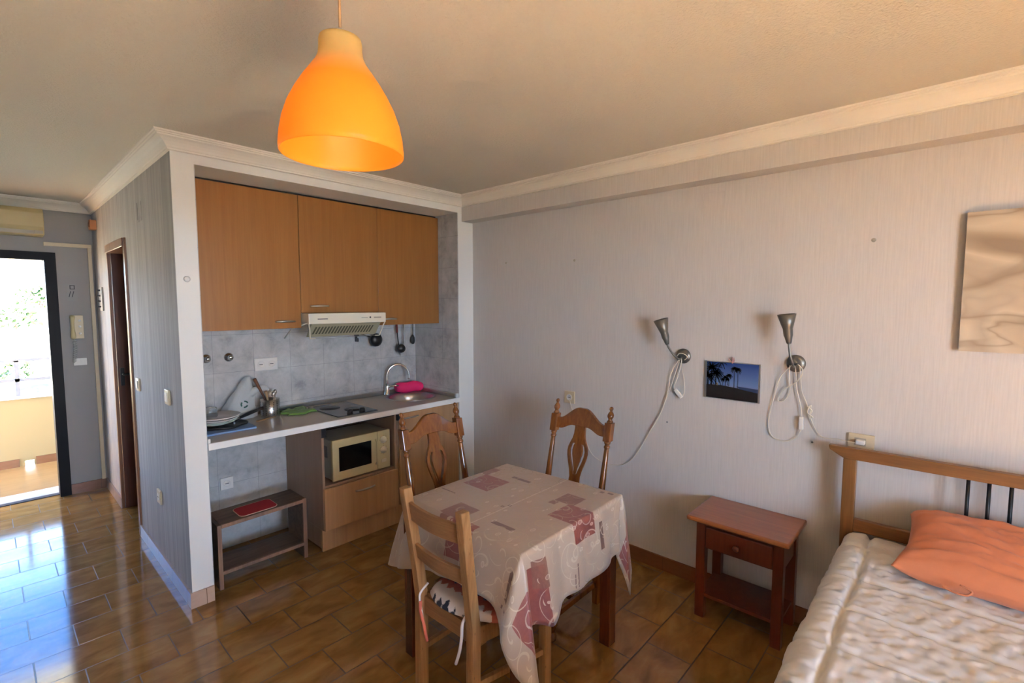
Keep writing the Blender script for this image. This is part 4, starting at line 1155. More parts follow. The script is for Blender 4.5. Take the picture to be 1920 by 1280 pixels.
# ================================================================== carved chairs
def lean(p): # back parts lean with height (local frame, back = +y)
    return Vector((p[0], p[1] + max(0, p[2] - .45) * .21, p[2]))
def carved_chair():
    t = thing('carved_chair', (0, 0, 0), 'x', 'chair', 'carved wooden chairs')
    def leanall(bm):
        for v in bm.verts: v.co = lean(v.co)
        return bm
    yb = .205
    for sx in (-1, 1):
        x_ = sx * .185
        bm = B()
        box(bm, x_ - .019, x_ + .019, yb - .019, yb + .019, 0, .50)
        build('leg', leanall(bm), 'carved', t, .003)
        bm = B()
        lathe(bm, [(.018, .50), (.020, .515), (.015, .525), (.019, .54), (.0195, .58), (.017, .70), (.0145, .80), (.013, .845), (.017, .85), (.017, .858), (.012, .864), (.018, .875), (.018, .884)], (x_, yb, 0), seg=20)
        box(bm, x_ - .021, x_ + .021, yb - .021, yb + .021, .884, .985)
        lathe(bm, [(.017, .985), (.018, .992), (.012, .998), (.011, 1.004), (.018, 1.016), (.0185, 1.026), (.013, 1.038), (.008, 1.044), (.007, 1.050), (.011, 1.056), (.011, 1.063), (.006, 1.070), (0, 1.071)], (x_, yb, 0), seg=20)
        build('back_post', leanall(bm), 'carved', t, .0025)
        bm = B()
        xf = sx * .195; yf = -.205
        lathe(bm, [(.012, 0), (.019, .008), (.022, .022), (.019, .038), (.011, .048), (.014, .055), (.020, .075)], (xf, yf, 0), seg=20)
        box(bm, xf - .019, xf + .019, yf - .019, yf + .019, .075, .16)
        lathe(bm, [(.014, .16), (.020, .18), (.014, .20), (.019, .24), (.021, .30), (.017, .345), (.012, .35), (.018, .36)], (xf, yf, 0), seg=20)
        box(bm, xf - .020, xf + .020, yf - .020, yf + .020, .36, .425)
        build('leg', bm, 'carved', t, .002)
        bm = B(); beam(bm, (sx * .190, -.186, .115), (sx * .185, .186, .115), .018, .032); build('stretcher', bm, 'carved', t, .003)
    bm = B(); beam(bm, (-.178, 0, .115), (.178, 0, .115), .018, .030); build('stretcher', bm, 'carved', t, .003)
    # crest rail
    up, lo = [], []
    for k_ in range(31):
        s_ = -1 + 2 * k_ / 30; x_ = s_ * .166
        a = abs(s_)
        top = .966 + .072 * (ssm((.92 - a) / .80)) ** 1.0
        bot = .905 + .030 * ssm((.85 - a) / .55)
        up.append((x_, top)); lo.append((x_, bot))
    bm = B(); prism(bm, lo + up[::-1], 'y', yb - .011, yb + .011)
    build('crest_rail', leanall(bm), 'carved', t, .004)
    # pierced splat
    hw = [(.580, .040), (.62, .034), (.655, .032), (.69, .040), (.73, .054), (.765, .064), (.79, .067), (.815, .064), (.84, .054), (.865, .042), (.89, .036), (.925, .034), (.945, .036)]
    o_ = [(w_, z_) for z_, w_ in hw] + [(-w_, z_) for z_, w_ in hw[::-1]]
    def slot(sg):
        c_ = [(.665, .006, .004), (.70, .016, .007), (.74, .030, .009), (.775, .040, .0095), (.80, .042, .009), (.825, .036, .008), (.838, .028, .006)]
        return [(sg * (c + w_), z_) for z_, c, w_ in c_] + [(sg * (c - w_), z_) for z_, c, w_ in c_[::-1]]
    bm = B(); holed(bm, [o_], [slot(1), slot(-1)], .014, lambda u, v, w_: (u, yb + w_, v))
    build('splat', leanall(bm), 'carved', t, .0025)
    bm = B(); box(bm, -.168, .168, yb - .010, yb + .010, .555, .60); build('lower_rail', leanall(bm), 'carved', t, .003)
    bm = B(); prism(bm, [(-.205, -.225), (.205, -.225), (.180, .185), (-.180, .185)], 'z', .425, .450); build('seat', bm, 'carved', t, .006)
    bm = B(); beam(bm, (-.172, -.205, .39), (.172, -.205, .39), .016, .06); beam(bm, (-.168, .205, .39), (.168, .205, .39), .016, .06)
    for sx in (-1, 1): beam(bm, (sx * .195, -.184, .39), (sx * .185, .184, .39), .016, .06)
    build('apron', bm, 'carved', t)
    return t
a = carved_chair(); a.location = (-1.127, -1.188, 0)
a['label'] = 'carved wooden chair between the table and the kitchen cabinets'
b = copy_tree(a); b.location = (-.768, -1.402, 0); b.rotation_euler = (0, 0, -PI / 2)
b['label'] = 'carved wooden chair between the table and the bed wall'

# ================================================================== pine chair with cushion
t = thing('pine_chair', (-1.40, -1.51, 0), 'rustic pine ladder-back chair in front of the tablecloth', 'chair')
YL, YR = -1.350, -1.675
def postpts(y): return [(-1.568, y, 0), (-1.564, y, .40), (-1.578, y, .52), (-1.640, y + (-.004 if y == YL else -.026), .895)]
for y in (YL, YR):
    P_ = postpts(y); bm = B(); W_ = .0215
    rings = []
    for i, p in enumerate(P_):
        w2 = W_ * (1.0 if i < 3 else .92)
        rings.append([bm.verts.new((p[0] + a_ * w2, p[1] + b_ * w2 * .92, p[2])) for a_, b_ in ((-1, -1), (1, -1), (1, 1), (-1, 1))])
    for A_, B_ in zip(rings, rings[1:]):
        for k_ in range(4): bm.faces.new((A_[k_], A_[(k_ + 1) % 4], B_[(k_ + 1) % 4], B_[k_]))
    bm.faces.new(rings[0][::-1]); bm.faces.new(rings[-1])
    build('back_post', bm, 'pine', t, .0035)
def slat(z0, z1, x0, x1, name='slat'):
    bm = B(); n_ = 12; F_, K_ = [], []
    for i in range(n_ + 1):
        s_ = i / n_; y = YL - .015 - (s_ * (YL - YR + .0 - .03)) ; bow = -.018 * math.sin(PI * s_)
        y = (YL - .018) * (1 - s_) + (YR - .004) * s_
        F_.append([bm.verts.new((xx + bow, y, z_)) for xx, z_ in ((x0 - .008, z0), (x0 + .008, z0), (x1 + .008, z1), (x1 - .008, z1))])
    for A_, B_ in zip(F_, F_[1:]):
        for k_ in range(4): bm.faces.new((A_[k_], A_[(k_ + 1) % 4], B_[(k_ + 1) % 4], B_[k_]))
    bm.faces.new(F_[0][::-1]); bm.faces.new(F_[-1])
    build(name, bm, 'pine_y', t, .002)
slat(.755, .835, -1.616, -1.629)
slat(.585, .650, -1.588, -1.599)
for y in (YL, YR):
    yy_ = y if y == YL else y - .07
    build('leg', boxes((-1.235, -1.195, yy_ - .02, yy_ + .02, 0, .404)), 'pine', t, .003)
seat_z = .405
build('seat', boxes(*[(-1.555 + .075 * k_, -1.555 + .075 * k_ + .070, YR + .026 if k_ == 0 else YR - .02 - .02 * k_, YL - .026 if k_ == 0 else YL + .02, seat_z, seat_z + .016) for k_ in range(5)]), 'pine_y', t, .002)
build('apron', boxes((-1.565, -1.545, YR + .02, YL - .02, .33, .404)), 'pine_y', t, .002)
build('apron', boxes((-1.225, -1.205, YR - .05, YL - .02, .33, .404)), 'pine_y', t, .002)
for y, y2 in ((YL, YL), (YR, YR - .07)):
    bm = B(); beam(bm, (-1.545, y, .368), (-1.236, y2, .368), .022, .070); build('side_rail', bm, 'pine', t, .002)
for y, y2 in ((YL, YL), (YR, YR - .07)):
    bm = B(); beam(bm, (-1.545, y, .168), (-1.236, y2, .168), .02, .025); build('stretcher', bm, 'pine', t, .002)
# cushion
t2 = thing('seat_cushion', (-1.40, -1.53, .421), 'patterned red, black and white seat cushion tied to the pine chair', 'cushion')
bm = B(); nu, nv = 28, 28; top, bot = [], []
for j in range(nv + 1):
    rt, rb = [], []
    for i in range(nu + 1):
        u = -1 + 2 * i / nu; v = -1 + 2 * j / nv
        # rounded square
        su = u * math.sqrt(max(0, 1 - .34 * v * v)); sv = v * math.sqrt(max(0, 1 - .34 * u * u))
        e_ = (1 - u ** 6) * (1 - v ** 6)
        x_ = -1.395 + .190 * su; wy_ = .150 + .055 * ssm((x_ + 1.585) / .10); y_ = -1.512 - .045 * ssm((x_ + 1.585) / .10) + wy_ * sv
        th = .004 + .034 * max(0, e_) ** .5
        rt.append(bm.verts.new((x_, y_, .4225 + th + .004 * noise.noise(Vector((x_ * 14, y_ * 14, 0))))))
        rb.append(bm.verts.new((x_, y_, .4215)))
    top.append(rt); bot.append(rb)
for j in range(nv):
    for i in range(nu):
        f = bm.faces.new((top[j][i], top[j][i + 1], top[j + 1][i + 1], top[j + 1][i])); f.smooth = True
        bm.faces.new((bot[j][i], bot[j + 1][i], bot[j + 1][i + 1], bot[j][i + 1]))
for i in range(nu):
    bm.faces.new((top[0][i], bot[0][i], bot[0][i + 1], top[0][i + 1])); bm.faces.new((top[nv][i], top[nv][i + 1], bot[nv][i + 1], bot[nv][i]))
for j in range(nv):
    bm.faces.new((top[j][0], top[j + 1][0], bot[j + 1][0], bot[j][0])); bm.faces.new((top[j][nu], bot[j][nu], bot[j + 1][nu], top[j + 1][nu]))
build('pad', bm, 'cushion', t2)
bm = B(); tube(bm, smooth_pts([(-1.545, -1.372, .455), (-1.585, -1.372, .43), (-1.593, -1.376, .40), (-1.592, -1.388, .35), (-1.588, -1.395, .30)], 4), .005, 6); build('tie', bm, 'whitecloth', t2)
bm = B(); tube(bm, smooth_pts([(-1.592, -1.380, .40), (-1.596, -1.384, .36), (-1.592, -1.400, .31), (-1.590, -1.410, .265), (-1.588, -1.418, .24)], 4), .007, 6); build('tie', bm, 'redtie', t2, label='rust red end of the tie')
bm = B(); tube(bm, smooth_pts([(-1.555, -1.640, .45), (-1.588, -1.640, .42), (-1.59, -1.635, .36), (-1.592, -1.625, .30), (-1.594, -1.605, .24)], 4), .006, 6); build('tie', bm, 'whitecloth', t2)

# ================================================================== nightstand
t = thing('nightstand', (-.17, -2.23, 0), 'reddish pine nightstand with one drawer beside the bed', 'nightstand')
bm = B(); box(bm, -.358, -.006, -2.468, -1.992, .528, .552); build('top', bm, 'honey', t, .008, seg=3)
build('top_moulding', boxes((-.322, -.012, -2.440, -2.020, .512, .528)), 'honey_leg', t, .005)
for x_ in (-.302, -.032):
    for y_ in (-2.048, -2.412):
        build('leg', boxes((x_ - .0, x_ + .046, y_ - .023, y_ + .023, 0, .512)) if x_ < -.1 else boxes((x_ - .03, x_ + .016, y_ - .023, y_ + .023, 0, .512)), 'honey_leg', t, .003)
build('carcase', boxes((-.285, -.04, -2.425, -2.411, .372, .512), (-.285, -.04, -2.049, -2.035, .372, .512), (-.035, -.022, -2.39, -2.07, .372, .512), (-.290, -.278, -2.39, -2.07, .495, .512), (-.28, -.04, -2.41, -2.05, .372, .380)), 'honey_leg', t)
dr = build('drawer', boxes((-.306, -.285, -2.387, -2.073, .382, .494)), 'honey_leg', t, .005)
bm = B(); lathe(bm, [(.008, 0), (.007, .008), (.014, .014), (.016, .020), (.012, .027), (0, .029)], (-.306, -2.23, .438), (-1, 0, 0), 18); build('knob', bm, 'honey_leg', dr)
build('shelf', boxes((-.296, -.03, -2.425, -2.035, .115, .133)), 'honey_leg', t, .002)

# ================================================================== bed
t = thing('bed', (-1.05, -3.12, 0), 'single bed with pine headboard and black bars, against the wall', 'bed')
BY0, BY1 = -2.645, -3.575
bm = B(); prism(bm, [(-2.560, .982), (-3.675, .980), (-3.615, .932), (-2.622, .930), (-2.565, .962)], 'x', -.118, -.082); build('top_rail', bm, 'headboard', t, .003)
for y in (BY0, BY1): build('post', boxes((-.120, -.080, y - .025, y + .025, 0, .931)), 'headboard_z', t, .003)
build('lower_rail', boxes((-.115, -.085, BY1 + .025, BY0 - .025, .60, .655)), 'headboard', t, .003)
for y in (-3.042, -3.103, -3.165):
    bm = B(); tube(bm, [(-.10, y, .655), (-.10, y, .932)], .0065, 10); build('bar', bm, 'blackm', t)
build('side_rail', boxes((-2.05, -.12, -2.70, -2.672, .22, .34)), 'headboard', t, .003)
build('side_rail', boxes((-2.05, -.12, -3.55, -3.522, .22, .34)), 'headboard', t, .003)
for y in (-2.70, -3.52): build('foot_leg', boxes((-2.06, -2.01, y - .025, y + .025, 0, .34)), 'headboard_z', t, .003)
build('mattress', boxes((-2.02, -.125, -3.545, -2.685, .34, .555)), 'mattress', t, .03, seg=4)

# quilt: one draped, stitched sheet
def quilt():
    bm = B(); NX, NY = 250, 190
    X0, X1 = -.128, -2.09        # along the bed
    half = .455; yc = -3.110; drop = .30
    W = 2 * (half + drop); V = []
    def seam(a, w_=.011): return math.exp(-(a / w_) ** 2)
    for i in range(NX + 1):
        row = []; s_ = i / NX; x = X0 + (X1 - X0) * s_
        for j in range(NY + 1):
            q = -W / 2 + W * j / NY  # across, + = towards y max
            a = abs(q); sg = 1 if q > 0 else -1
            r = .045
            if a < half - r: yy = a; zz = 0.0
            else:
                e_ = a - (half - r); arc = r * PI / 2
                if e_ < arc: th = e_ / r; yy = half - r + r * math.sin(th); zz = -r * (1 - math.cos(th))
                else: yy = half + .03 * (e_ - arc) / drop * 2; zz = -r - (e_ - arc)
            # stitched lines
            wob = .012 * noise.noise(Vector((x * 3, q * 3, 0)))
            d1 = abs(abs(q) - (half - .085) - wob)          # long seam parallel to the bed side
            L_ = abs((((x - wob * 1.5) + .544) / .252) % 1.0); L_ = min(L_, 1 - L_) * .252
            inside = 1 if a < half - .085 else .0
            s1 = seam(d1, .009); s2 = seam(L_, .010) * (1 if inside else .55)
            # tufting stitches on a diamond grid
            gx = (x / .056) % 1.0 - .5; gy = (q / .060 + (0.5 if int(math.floor(x / .056)) % 2 else 0)) % 1.0 - .5
            tf = math.exp(-((gx * .056) ** 2 + (gy * .060) ** 2) / (.009 ** 2))
            puff = .022 - .020 * max(s1, s2) - .0080 * tf
            wr = .0055 * noise.noise(Vector((x * 9 + q * 4, q * 15 - x * 6, 1.7))) + .0050 * noise.noise(Vector((x * 30 + q * 22, q * 16 - x * 14, 5))) + .0022 * noise.noise(Vector((x * 60, q * 70, 9)))
            big = .010 * noise.noise(Vector((x * 2.2, q * 2.2, 8)))
            h = puff + wr + big
            # near the headboard it tucks up over the mattress end
            hump = .022 * math.exp(-((x + .25) / .13) ** 2)
            if a < half - r: p = Vector((x, yc + sg * yy, .572 + zz + h + hump))
            else:
                th = min(PI / 2, max(0, (a - (half - r)) / r))
                p = Vector((x, yc + sg * (yy + h * math.sin(th) + .012 * math.sin(x * 17) * min(1, max(0, -zz / .2))), .572 + zz + h * math.cos(th) + hump * math.cos(th)))
            if i == 0: p.z = min(p.z, p.z)
            row.append(bm.verts.new(p))
        V.append(row)
    # foot and head edges drop down
    for i in (0, NX):
        pass
    for i in range(NX):
        for j in range(NY):
            f = bm.faces.new((V[i][j], V[i + 1][j], V[i + 1][j + 1], V[i][j + 1])); f.smooth = True
    for sgn, row in ((1, V[0]), (-1, V[-1])):
        # rounded end going down
        prev = row
        for k_ in range(1, 6):
            nx = []
            for v, base in zip(prev, row):
                top_ = max(0, min(1, (base.co.z - .30) / .25))
                nx.append(bm.verts.new((base.co.x + (.0 if sgn > 0 else -.03) * math.sin(k_ / 5 * PI / 2), base.co.y, base.co.z - (.05 if sgn > 0 else .26) * top_ * k_ / 5)))
            for j in range(NY):
                f = bm.faces.new((prev[j], prev[j + 1], nx[j + 1], nx[j])); f.smooth = True
            prev = nx
    return bm
build('quilt', quilt(), 'quilt', label='ivory stitched quilt spread over the bed', cat='quilt')

# pillow
def pillow():
    bm = B(); n1, n2 = 90, 60
    cx, cy = -.285, -3.235; LX, LY = .215, .385   # half sizes; long side across the bed
    T_, B_ = [], []
    for i in range(n1 + 1):
        ra, rb = [], []
        for j in range(n2 + 1):
            u = -1 + 2 * i / n1; v = -1 + 2 * j / n2
            # pincushion outline with pointed corners
            x_ = v * (1 - .085 * (1 - u * u)); y_ = u * (1 - .06 * (1 - v * v))
            e_ = max(0, (1 - abs(u) ** 5)) * max(0, (1 - abs(v) ** 3.2))
            h = .118 * e_ ** .42
            wr = .010 * noise.noise(Vector((u * 2.2 + v * 1.5, v * 4.5, 3))) + .006 * noise.noise(Vector((u * 7 - v * 4, v * 7, 6))) + .005 * abs(noise.noise(Vector((u * 11 + v * 9, v * 5 - u * 3, 2))))
            edge = min(1, (1 - max(abs(u), abs(v))) * 5)
            X = cx + LX * x_; Y = cy + LY * y_
            tilt = .070 * ssm((X + .40) / .30)    # leans up on the headboard
            base = .640 + tilt + .010 * math.sin(u * 7) * (1 - edge) 
            rot = math.radians(-4)
            dx, dy = X - cx, Y - cy
            X = cx + dx * math.cos(rot) - dy * math.sin(rot); Y = cy + dx * math.sin(rot) + dy * math.cos(rot)
            ra.append(bm.verts.new((X, Y, base + h * .82 + wr * edge * 1.2)))
            rb.append(bm.verts.new((X, Y, max(.604, base - h * .5)) if edge > 0 else (X, Y, base - .004)))
        T_.append(ra); B_.append(rb)
    for i in range(n1):
        for j in range(n2):
            f = bm.faces.new((T_[i][j], T_[i + 1][j], T_[i + 1][j + 1], T_[i][j + 1])); f.smooth = True
            f = bm.faces.new((B_[i][j], B_[i][j + 1], B_[i + 1][j + 1], B_[i + 1][j])); f.smooth = True
    for i in range(n1):
        for j in (0, n2):
            bm.faces.new((T_[i][j], T_[i + 1][j], B_[i + 1][j], B_[i][j])).smooth = True
    for j in range(n2):
        for i in (0, n1):
            bm.faces.new((T_[i][j], T_[i][j + 1], B_[i][j + 1], B_[i][j])).smooth = True
    return bm
t = thing('pillow', (-.30, -3.2, .61), 'faded orange pillow lying against the headboard', 'pillow')
build('cover', pillow(), 'pillow', t)
bm = B(); tube(bm, smooth_pts([(-.520, -2.985, .640), (-.530, -3.02, .636), (-.532, -3.05, .640), (-.520, -3.06, .652), (-.512, -3.03, .66)], 4), .004, 6); build('hem_fold', bm, 'pillow', t)

# ================================================================== clip lamps on the bed wall
def wall_lamp(y, z, head_b, head_t, arm, label, cone=(.018, .036)):
    t = thing('wall_lamp', (0, y, z - .05), label, 'lamp', 'grey spot lamps on the bed wall')
    bm = B(); lathe(bm, [(.043, 0), (.044, .008), (.041, .015), (.024, .019), (.010, .022), (0, .0225)], (0, y, z), (-1, 0, 0), 32); build('wall_base', bm, 'lampgrey', t)
    bm = B(); tube(bm, smooth_pts(arm, 5), .0055, 10); build('gooseneck', bm, 'lampgrey', t)
    hb, ht = T(head_b), T(head_t); ax = (ht - hb); L_ = ax.length
    bm = B(); r0, r1 = cone
    lathe(bm, [(.010, -.030), (.013, -.020), (.017, .0), (.021, .012), (.022, .045), (.024, .050), (r1 + .006, L_), (r1 + .003, L_ + .001), (.020, .052), (.0, .050)], hb, ax, 32, capa=True)
    build('lamp_head', bm, 'lampgrey', t)
    bm = B(); lathe(bm, [(.012, .052), (.016, L_ * .55), (.020, L_ * .8), (.014, L_ * .93), (0, L_ * .95)], hb, ax, 16); build('bulb', bm, 'plastic', t)
    return t
wall_lamp(-1.804, 1.336, (-.105, -1.742, 1.435), (-.125, -1.716, 1.550), [(-.03, -1.802, 1.33), (-.06, -1.800, 1.322), (-.09, -1.785, 1.345), (-.10, -1.762, 1.38), (-.104, -1.746, 1.412)], 'grey spot lamp, left of the palm photo')
wall_lamp(-2.387, 1.340, (-.11, -2.372, 1.475), (-.12, -2.362, 1.588), [(-.03, -2.387, 1.335), (-.07, -2.392, 1.33), (-.10, -2.388, 1.36), (-.108, -2.380, 1.40), (-.110, -2.374, 1.45)], 'grey spot lamp, right of the palm photo')
t = thing('lamp_cable', (-.012, -1.5, .9), 'cream cable with inline switch from the left spot lamp to the socket', 'cable')
def cab(pts, r=.0023): bm = B(); tube(bm, smooth_pts(pts, 5), r, 6); return bm
build('cord', cab([(-0.020, -1.79, 1.318), (-0.012, -1.748, 1.190), (-0.012, -1.711, 1.079), (-0.012, -1.666, 0.959), (-0.010, -1.595, 0.830), (-0.010, -1.532, 0.716), (-0.009, -1.470, 0.633), (-0.009, -1.394, 0.591), (-0.009, -1.294, 0.583), (-0.009, -1.188, 0.619), (-0.009, -1.122, 0.724), (-0.012, -1.054, 0.825), (-0.014, -1.017, 0.914), (-0.018, -1.000, 0.977)]), 'cord', t)
build('cord', cab([(-0.02, -1.785, 1.318), (-0.015, -1.735, 1.227), (-0.015, -1.718, 1.113), (-0.015, -1.674, 0.977), (-0.013, -1.60, 0.845)]), 'cord', t)
build('cord', cab([(-0.02, -1.80, 1.31), (-0.015, -1.784, 1.232), (-0.015, -1.757, 1.150), (-0.015, -1.771, 1.128)]), 'cord', t)
build('cord', cab([(-0.015, -1.804, 1.095), (-0.015, -1.820, 1.125), (-0.015, -1.815, 1.203), (-0.015, -1.80, 1.265), (-0.02, -1.80, 1.321)]), 'cord', t)
build('cord', cab([(-.026, -1.775, 1.335), (-.028, -1.79, 1.352), (-.026, -1.815, 1.350), (-.024, -1.835, 1.335), (-.024, -1.82, 1.315)]), 'cord', t)
bm = B(); beam(bm, (-.016, -1.764, 1.136), (-.016, -1.806, 1.092), .020, .018, (-1, 0, 0)); build('inline_switch', bm, 'plastic', t, .003)
t = thing('lamp_cable', (-.012, -2.45, 1.0), 'looped cream cable with inline switch from the right spot lamp', 'cable')
build('cord', cab([(-0.02, -2.370, 1.330), (-0.015, -2.323, 1.270), (-0.012, -2.303, 1.199), (-0.010, -2.279, 1.083), (-0.010, -2.272, 1.012), (-0.010, -2.287, 0.957), (-0.010, -2.318, 0.938), (-0.010, -2.362, 0.938), (-0.012, -2.402, 0.965), (-0.014, -2.424, 1.010)]), 'cord', t)
build('cord', cab([(-0.015, -2.424, 1.072), (-0.015, -2.417, 1.131), (-0.015, -2.397, 1.210), (-0.015, -2.390, 1.290), (-0.02, -2.388, 1.331)]), 'cord', t)
build('cord', cab([(-0.02, -2.362, 1.330), (-0.012, -2.359, 1.260), (-0.012, -2.366, 1.192), (-0.012, -2.341, 1.148), (-0.012, -2.317, 1.139), (-0.012, -2.314, 1.158), (-0.014, -2.339, 1.203), (-0.018, -2.386, 1.241), (-0.018, -2.415, 1.276), (-0.018, -2.418, 1.314), (-0.03, -2.399, 1.340)]), 'cord', t)
build('cord', cab([(-0.02, -2.407, 1.332), (-0.014, -2.412, 1.265), (-0.014, -2.421, 1.199), (-0.014, -2.442, 1.148), (-0.014, -2.452, 1.114)]), 'cord', t)
build('knotted_cord', cab([(-0.012, -2.446, 1.131), (-0.022, -2.468, 1.112), (-0.012, -2.455, 1.084), (-0.020, -2.473, 1.081), (-0.024, -2.449, 1.104), (-0.014, -2.462, 1.138), (-0.022, -2.459, 1.084), (-0.014, -2.463, 1.073)], .0032), 'cord', t)
build('cord', cab([(-0.014, -2.463, 1.073), (-0.012, -2.479, 1.033), (-0.012, -2.503, 0.997), (-0.012, -2.535, 0.985), (-0.014, -2.579, 0.990), (-0.030, -2.625, 0.990), (-0.035, -2.655, 0.992)]), 'cord', t)
build('plug', boxes((-.040, -.012, -2.688, -2.652, .985, 1.005)), 'plastic', t, .004)
bm = B(); beam(bm, (-.016, -2.424, 1.010), (-.016, -2.423, 1.074), .020, .018, (-1, 0, 0)); build('inline_switch', bm, 'plastic', t, .003)

plate('wall_socket', -.994, .988, .085, .085, 'white power socket on the bed wall above the carved chair', False, x=0.0)
t = thing('wall_socket', (0, -2.669, .955), 'yellowed double socket just above the headboard', 'socket')
build('plate_frame', boxes((-.012, 0, -2.722, -2.620, .958, 1.030)), 'ivory', t, .003)
build('recess', boxes((-.014, -.012, -2.690, -2.645, .975, 1.012)), 'creamside', t, .002)
bm = boxes((-.003, 0, -2.012, -2.009, 2.13, 2.25), (-.003, 0, -1.893, -1.890, 2.14, 2.254), (-.003, 0, -2.012, -1.890, 2.250, 2.253))
build('cover_plate', bm, 'wallpaper', label='papered-over junction cover high on the bed wall', cat='cover plate')
for y_, z_, l_ in ((-.377, 1.957, 'small filled screw hole on the bed wall nearest the kitchen'), (-1.019, 1.938, 'small filled screw hole on the bed wall above the socket'), (-2.676, 1.929, 'small screw plug on the bed wall left of the canvas'), (-1.712, .928, 'tiny dark hole in the bed wall beside the left cable'), (-2.472, .951, 'tiny dark hole in the bed wall beside the headboard')):
    bm = B(); rr_ = .010 if z_ > 1.5 else .005
    lathe(bm, [(rr_, 0), (rr_ * .7, .004), (0, .004)], (0, y_, z_), (-1, 0, 0), 12); build('screw_hole', bm, 'creamside' if z_ > 1.5 else 'ink', label=l_, cat='screw hole')

# palm photograph in a clip frame
t = thing('palm_photo', (-.01, -2.08, 1.112), 'unframed glossy photo of palms at dusk between the two lamps', 'picture')
Y0, Y1, Z0, Z1 = -1.933, -2.226, 1.113, 1.320
build('backing', boxes((-.010, -.001, Y1, Y0, Z0, Z1)), 'steel', t, .001)
py = lambda u: Y0 - .012 + (Y1 + .010 - Y0 + .012) * u
pz = lambda v: Z0 + .003 + (Z1 - Z0 - .006) * v
build('print', boxes((-.0115, -.010, py(1), py(0), pz(0), pz(1))), 'printsky', t)
bm = B(); prism(bm, [(py(0), pz(0)), (py(1), pz(0)), (py(1), pz(.27)), (py(.6), pz(.33)), (py(.3), pz(.37)), (py(0), pz(.36))], 'x', -.0121, -.0115)
build('ground', bm, 'printground', t)
bm = B(); prism(bm, [(py(.60), pz(.38)), (py(1), pz(.35)), (py(1), pz(.25)), (py(.66), pz(.31))], 'x', -.0124, -.0121); build('sea', bm, 'printsea', t)
bm = B(); box(bm, -.0125, -.0121, py(.235), py(.205), pz(.36), pz(.43)); build('window_glow', bm, 'printlight', t)
def palm(bm, u, v0, v1, R_, tr, nf=13, seed=0):
    rnd = random.Random(seed); x_ = -.0122
    prism(bm, [(py(u - tr), pz(v0)), (py(u + tr), pz(v0)), (py(u + tr * .6), pz(v1)), (py(u - tr * .6), pz(v1))], 'x', -.0127, -.0121)
    for k_ in range(nf):
        a = -0.9 + (PI + 1.8) * k_ / (nf - 1) + rnd.uniform(-.1, .1)
        L_ = R_ * rnd.uniform(.8, 1.1); pts = []
        for s_ in range(5):
            q = s_ / 4; pts.append((py(u) + math.cos(a) * L_ * q, pz(v1) + math.sin(a) * L_ * q - L_ * .45 * q * q))
        for s_ in range(4):
            w2 = .0016 * (1 - s_ / 4) + .0011; (y1, z1), (y2, z2) = pts[s_], pts[s_ + 1]
            y2 += (y2 - y1) * .12; z2 += (z2 - z1) * .12
            n2 = Vector((-(z2 - z1), y2 - y1)).normalized() * w2
            lo = [(y1 - n2.x, z1 - n2.y), (y2 - n2.x, z2 - n2.y), (y2 + n2.x, z2 + n2.y), (y1 + n2.x, z1 + n2.y)]
            lo = [(max(py(1), min(py(0), p[0])), max(pz(0), min(pz(1), p[1]))) for p in lo]
            try: prism(bm, lo, 'x', -.0127, -.0121)
            except Exception: pass
for q, (u, v0, v1, R_, tr, nf) in enumerate(((.10, .3, .84, .062, .016, 23), (.19, .3, .70, .050, .014, 21), (.03, .3, .60, .05, .016, 19), (.55, .30, .86, .020, .006, 13), (.62, .18, .84, .018, .006, 12), (.45, .36, .66, .018, .006, 12), (.38, .36, .60, .015, .006, 10), (.33, .38, .54, .012, .005, 9), (.42, .38, .55, .012, .005, 9), (.30, .9, 1.0, .03, .001, 7))):
    bm = B(); palm(bm, u, v0, v1, R_, tr, nf, q); build('palm_silhouette', bm, 'printdark', t)
t = thing('butterfly_clip', (-.012, -2.081, 1.32), 'tiny pink butterfly clip on top of the palm photo', 'clip')
bm = B(); prism(bm, [(-2.081, 1.322), (-2.058, 1.345), (-2.063, 1.333), (-2.078, 1.320)], 'x', -.014, -.011); prism(bm, [(-2.081, 1.322), (-2.090, 1.350), (-2.094, 1.330), (-2.088, 1.318)], 'x', -.014, -.011); build('wings', bm, 'fleshpink', t)
bm = B(); tube(bm, [(-.014, -2.082, 1.350), (-.014, -2.083, 1.314)], .0025, 6); build('body', bm, 'fleshpink', t)

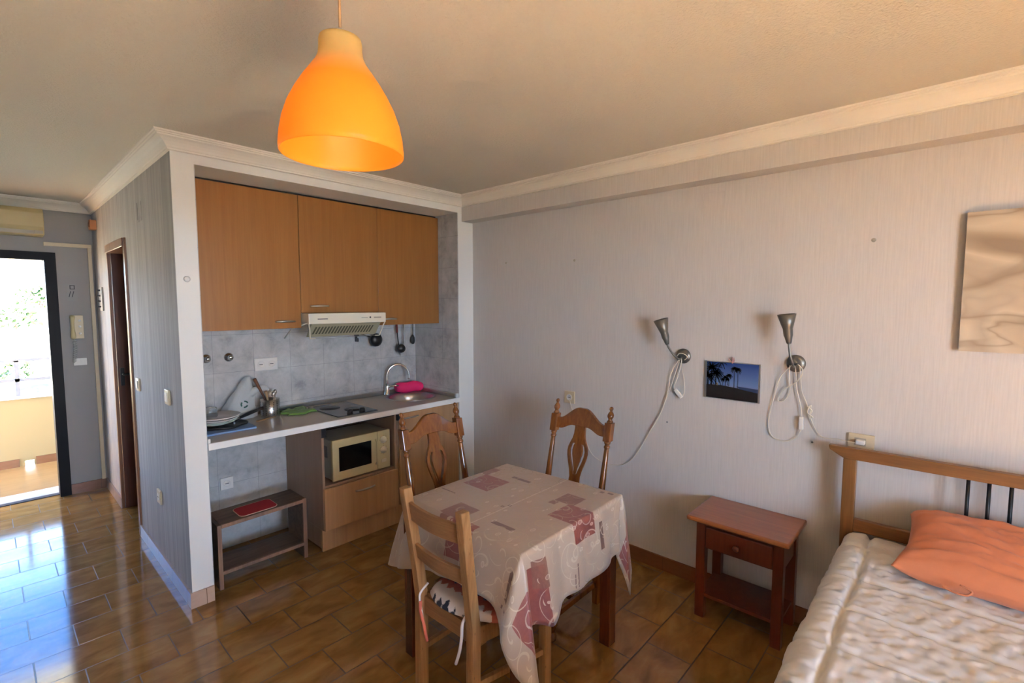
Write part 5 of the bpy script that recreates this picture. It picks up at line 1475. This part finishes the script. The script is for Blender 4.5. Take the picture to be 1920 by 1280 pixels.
# canvas print
t = thing('canvas_print', (-.02, -3.4, 1.44), 'large beige abstract canvas above the bed', 'picture')
build('canvas', boxes((-.032, -.028, -3.88, -2.985, 1.444, 2.008)), 'canvas', t)
build('stretcher_frame', boxes((-.028, -.002, -3.88, -2.985, 1.444, 1.475), (-.028, -.002, -3.88, -2.985, 1.977, 2.008), (-.028, -.002, -3.016, -2.985, 1.475, 1.977), (-.028, -.002, -3.88, -3.849, 1.475, 1.977)), 'canvas', t)

# ================================================================== pendant lamp
PX, PY, PZ = -2.137, -1.83, 2.006
t = thing('pendant_lamp', (PX, PY, PZ), 'orange bell-shaped plastic pendant lamp hanging in front of the kitchen', 'lamp')
o_ = [(.147, 0), (.1475, .012), (.145, .040), (.138, .075), (.126, .110), (.110, .142), (.092, .172), (.074, .198), (.060, .218), (.053, .235), (.051, .252), (.051, .268), (.049, .276), (.040, .279), (.010, .280)]
i_ = [(r - .003, h - .001) for r, h in o_[::-1]][1:]; i_[-1] = (.144, 0.0)
bm = B(); lathe(bm, [(.010, .280)] + o_[::-1][1:] + [(.1455, -.001)] + [(r, h) for r, h in reversed(i_)], (PX, PY, PZ), seg=64, capa=False, capb=False)
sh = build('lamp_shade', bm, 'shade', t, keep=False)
bm = B(); lathe(bm, [(.020, .19), (.022, .20), (.022, .262), (.012, .278), (.008, .30), (0, .30)], (PX, PY, PZ), seg=20); build('lamp_holder', bm, 'plastic', t)
bm = B(); lathe(bm, [(.012, .19), (.018, .165), (.030, .135), (.030, .115), (.018, .095), (0, .090)], (PX, PY, PZ), seg=24); build('bulb', bm, 'plastic', t)
pl_ = bpy.data.lights.new('shade_glow_light', 'POINT'); pl_.energy = 0.22; pl_.color = (1.0, 0.80, 0.50); pl_.shadow_soft_size = .032  # weak light added to make the inside of the shade glow
pb_ = bpy.data.objects.new('shade_glow_light', pl_); pb_.location = (0, 0, .055); C.objects.link(pb_); pb_.parent = t
bm = B(); tube(bm, [(PX, PY, PZ + .295), (PX, PY, H - .02)], .0035, 8); build('cord', bm, 'palewood', t)
bm = B(); lathe(bm, [(.045, H), (.045, H - .012), (.02, H - .03), (.005, H - .04), (0, H - .04)], (PX, PY, 0), seg=24); build('ceiling_rose', bm, 'plastic', t)
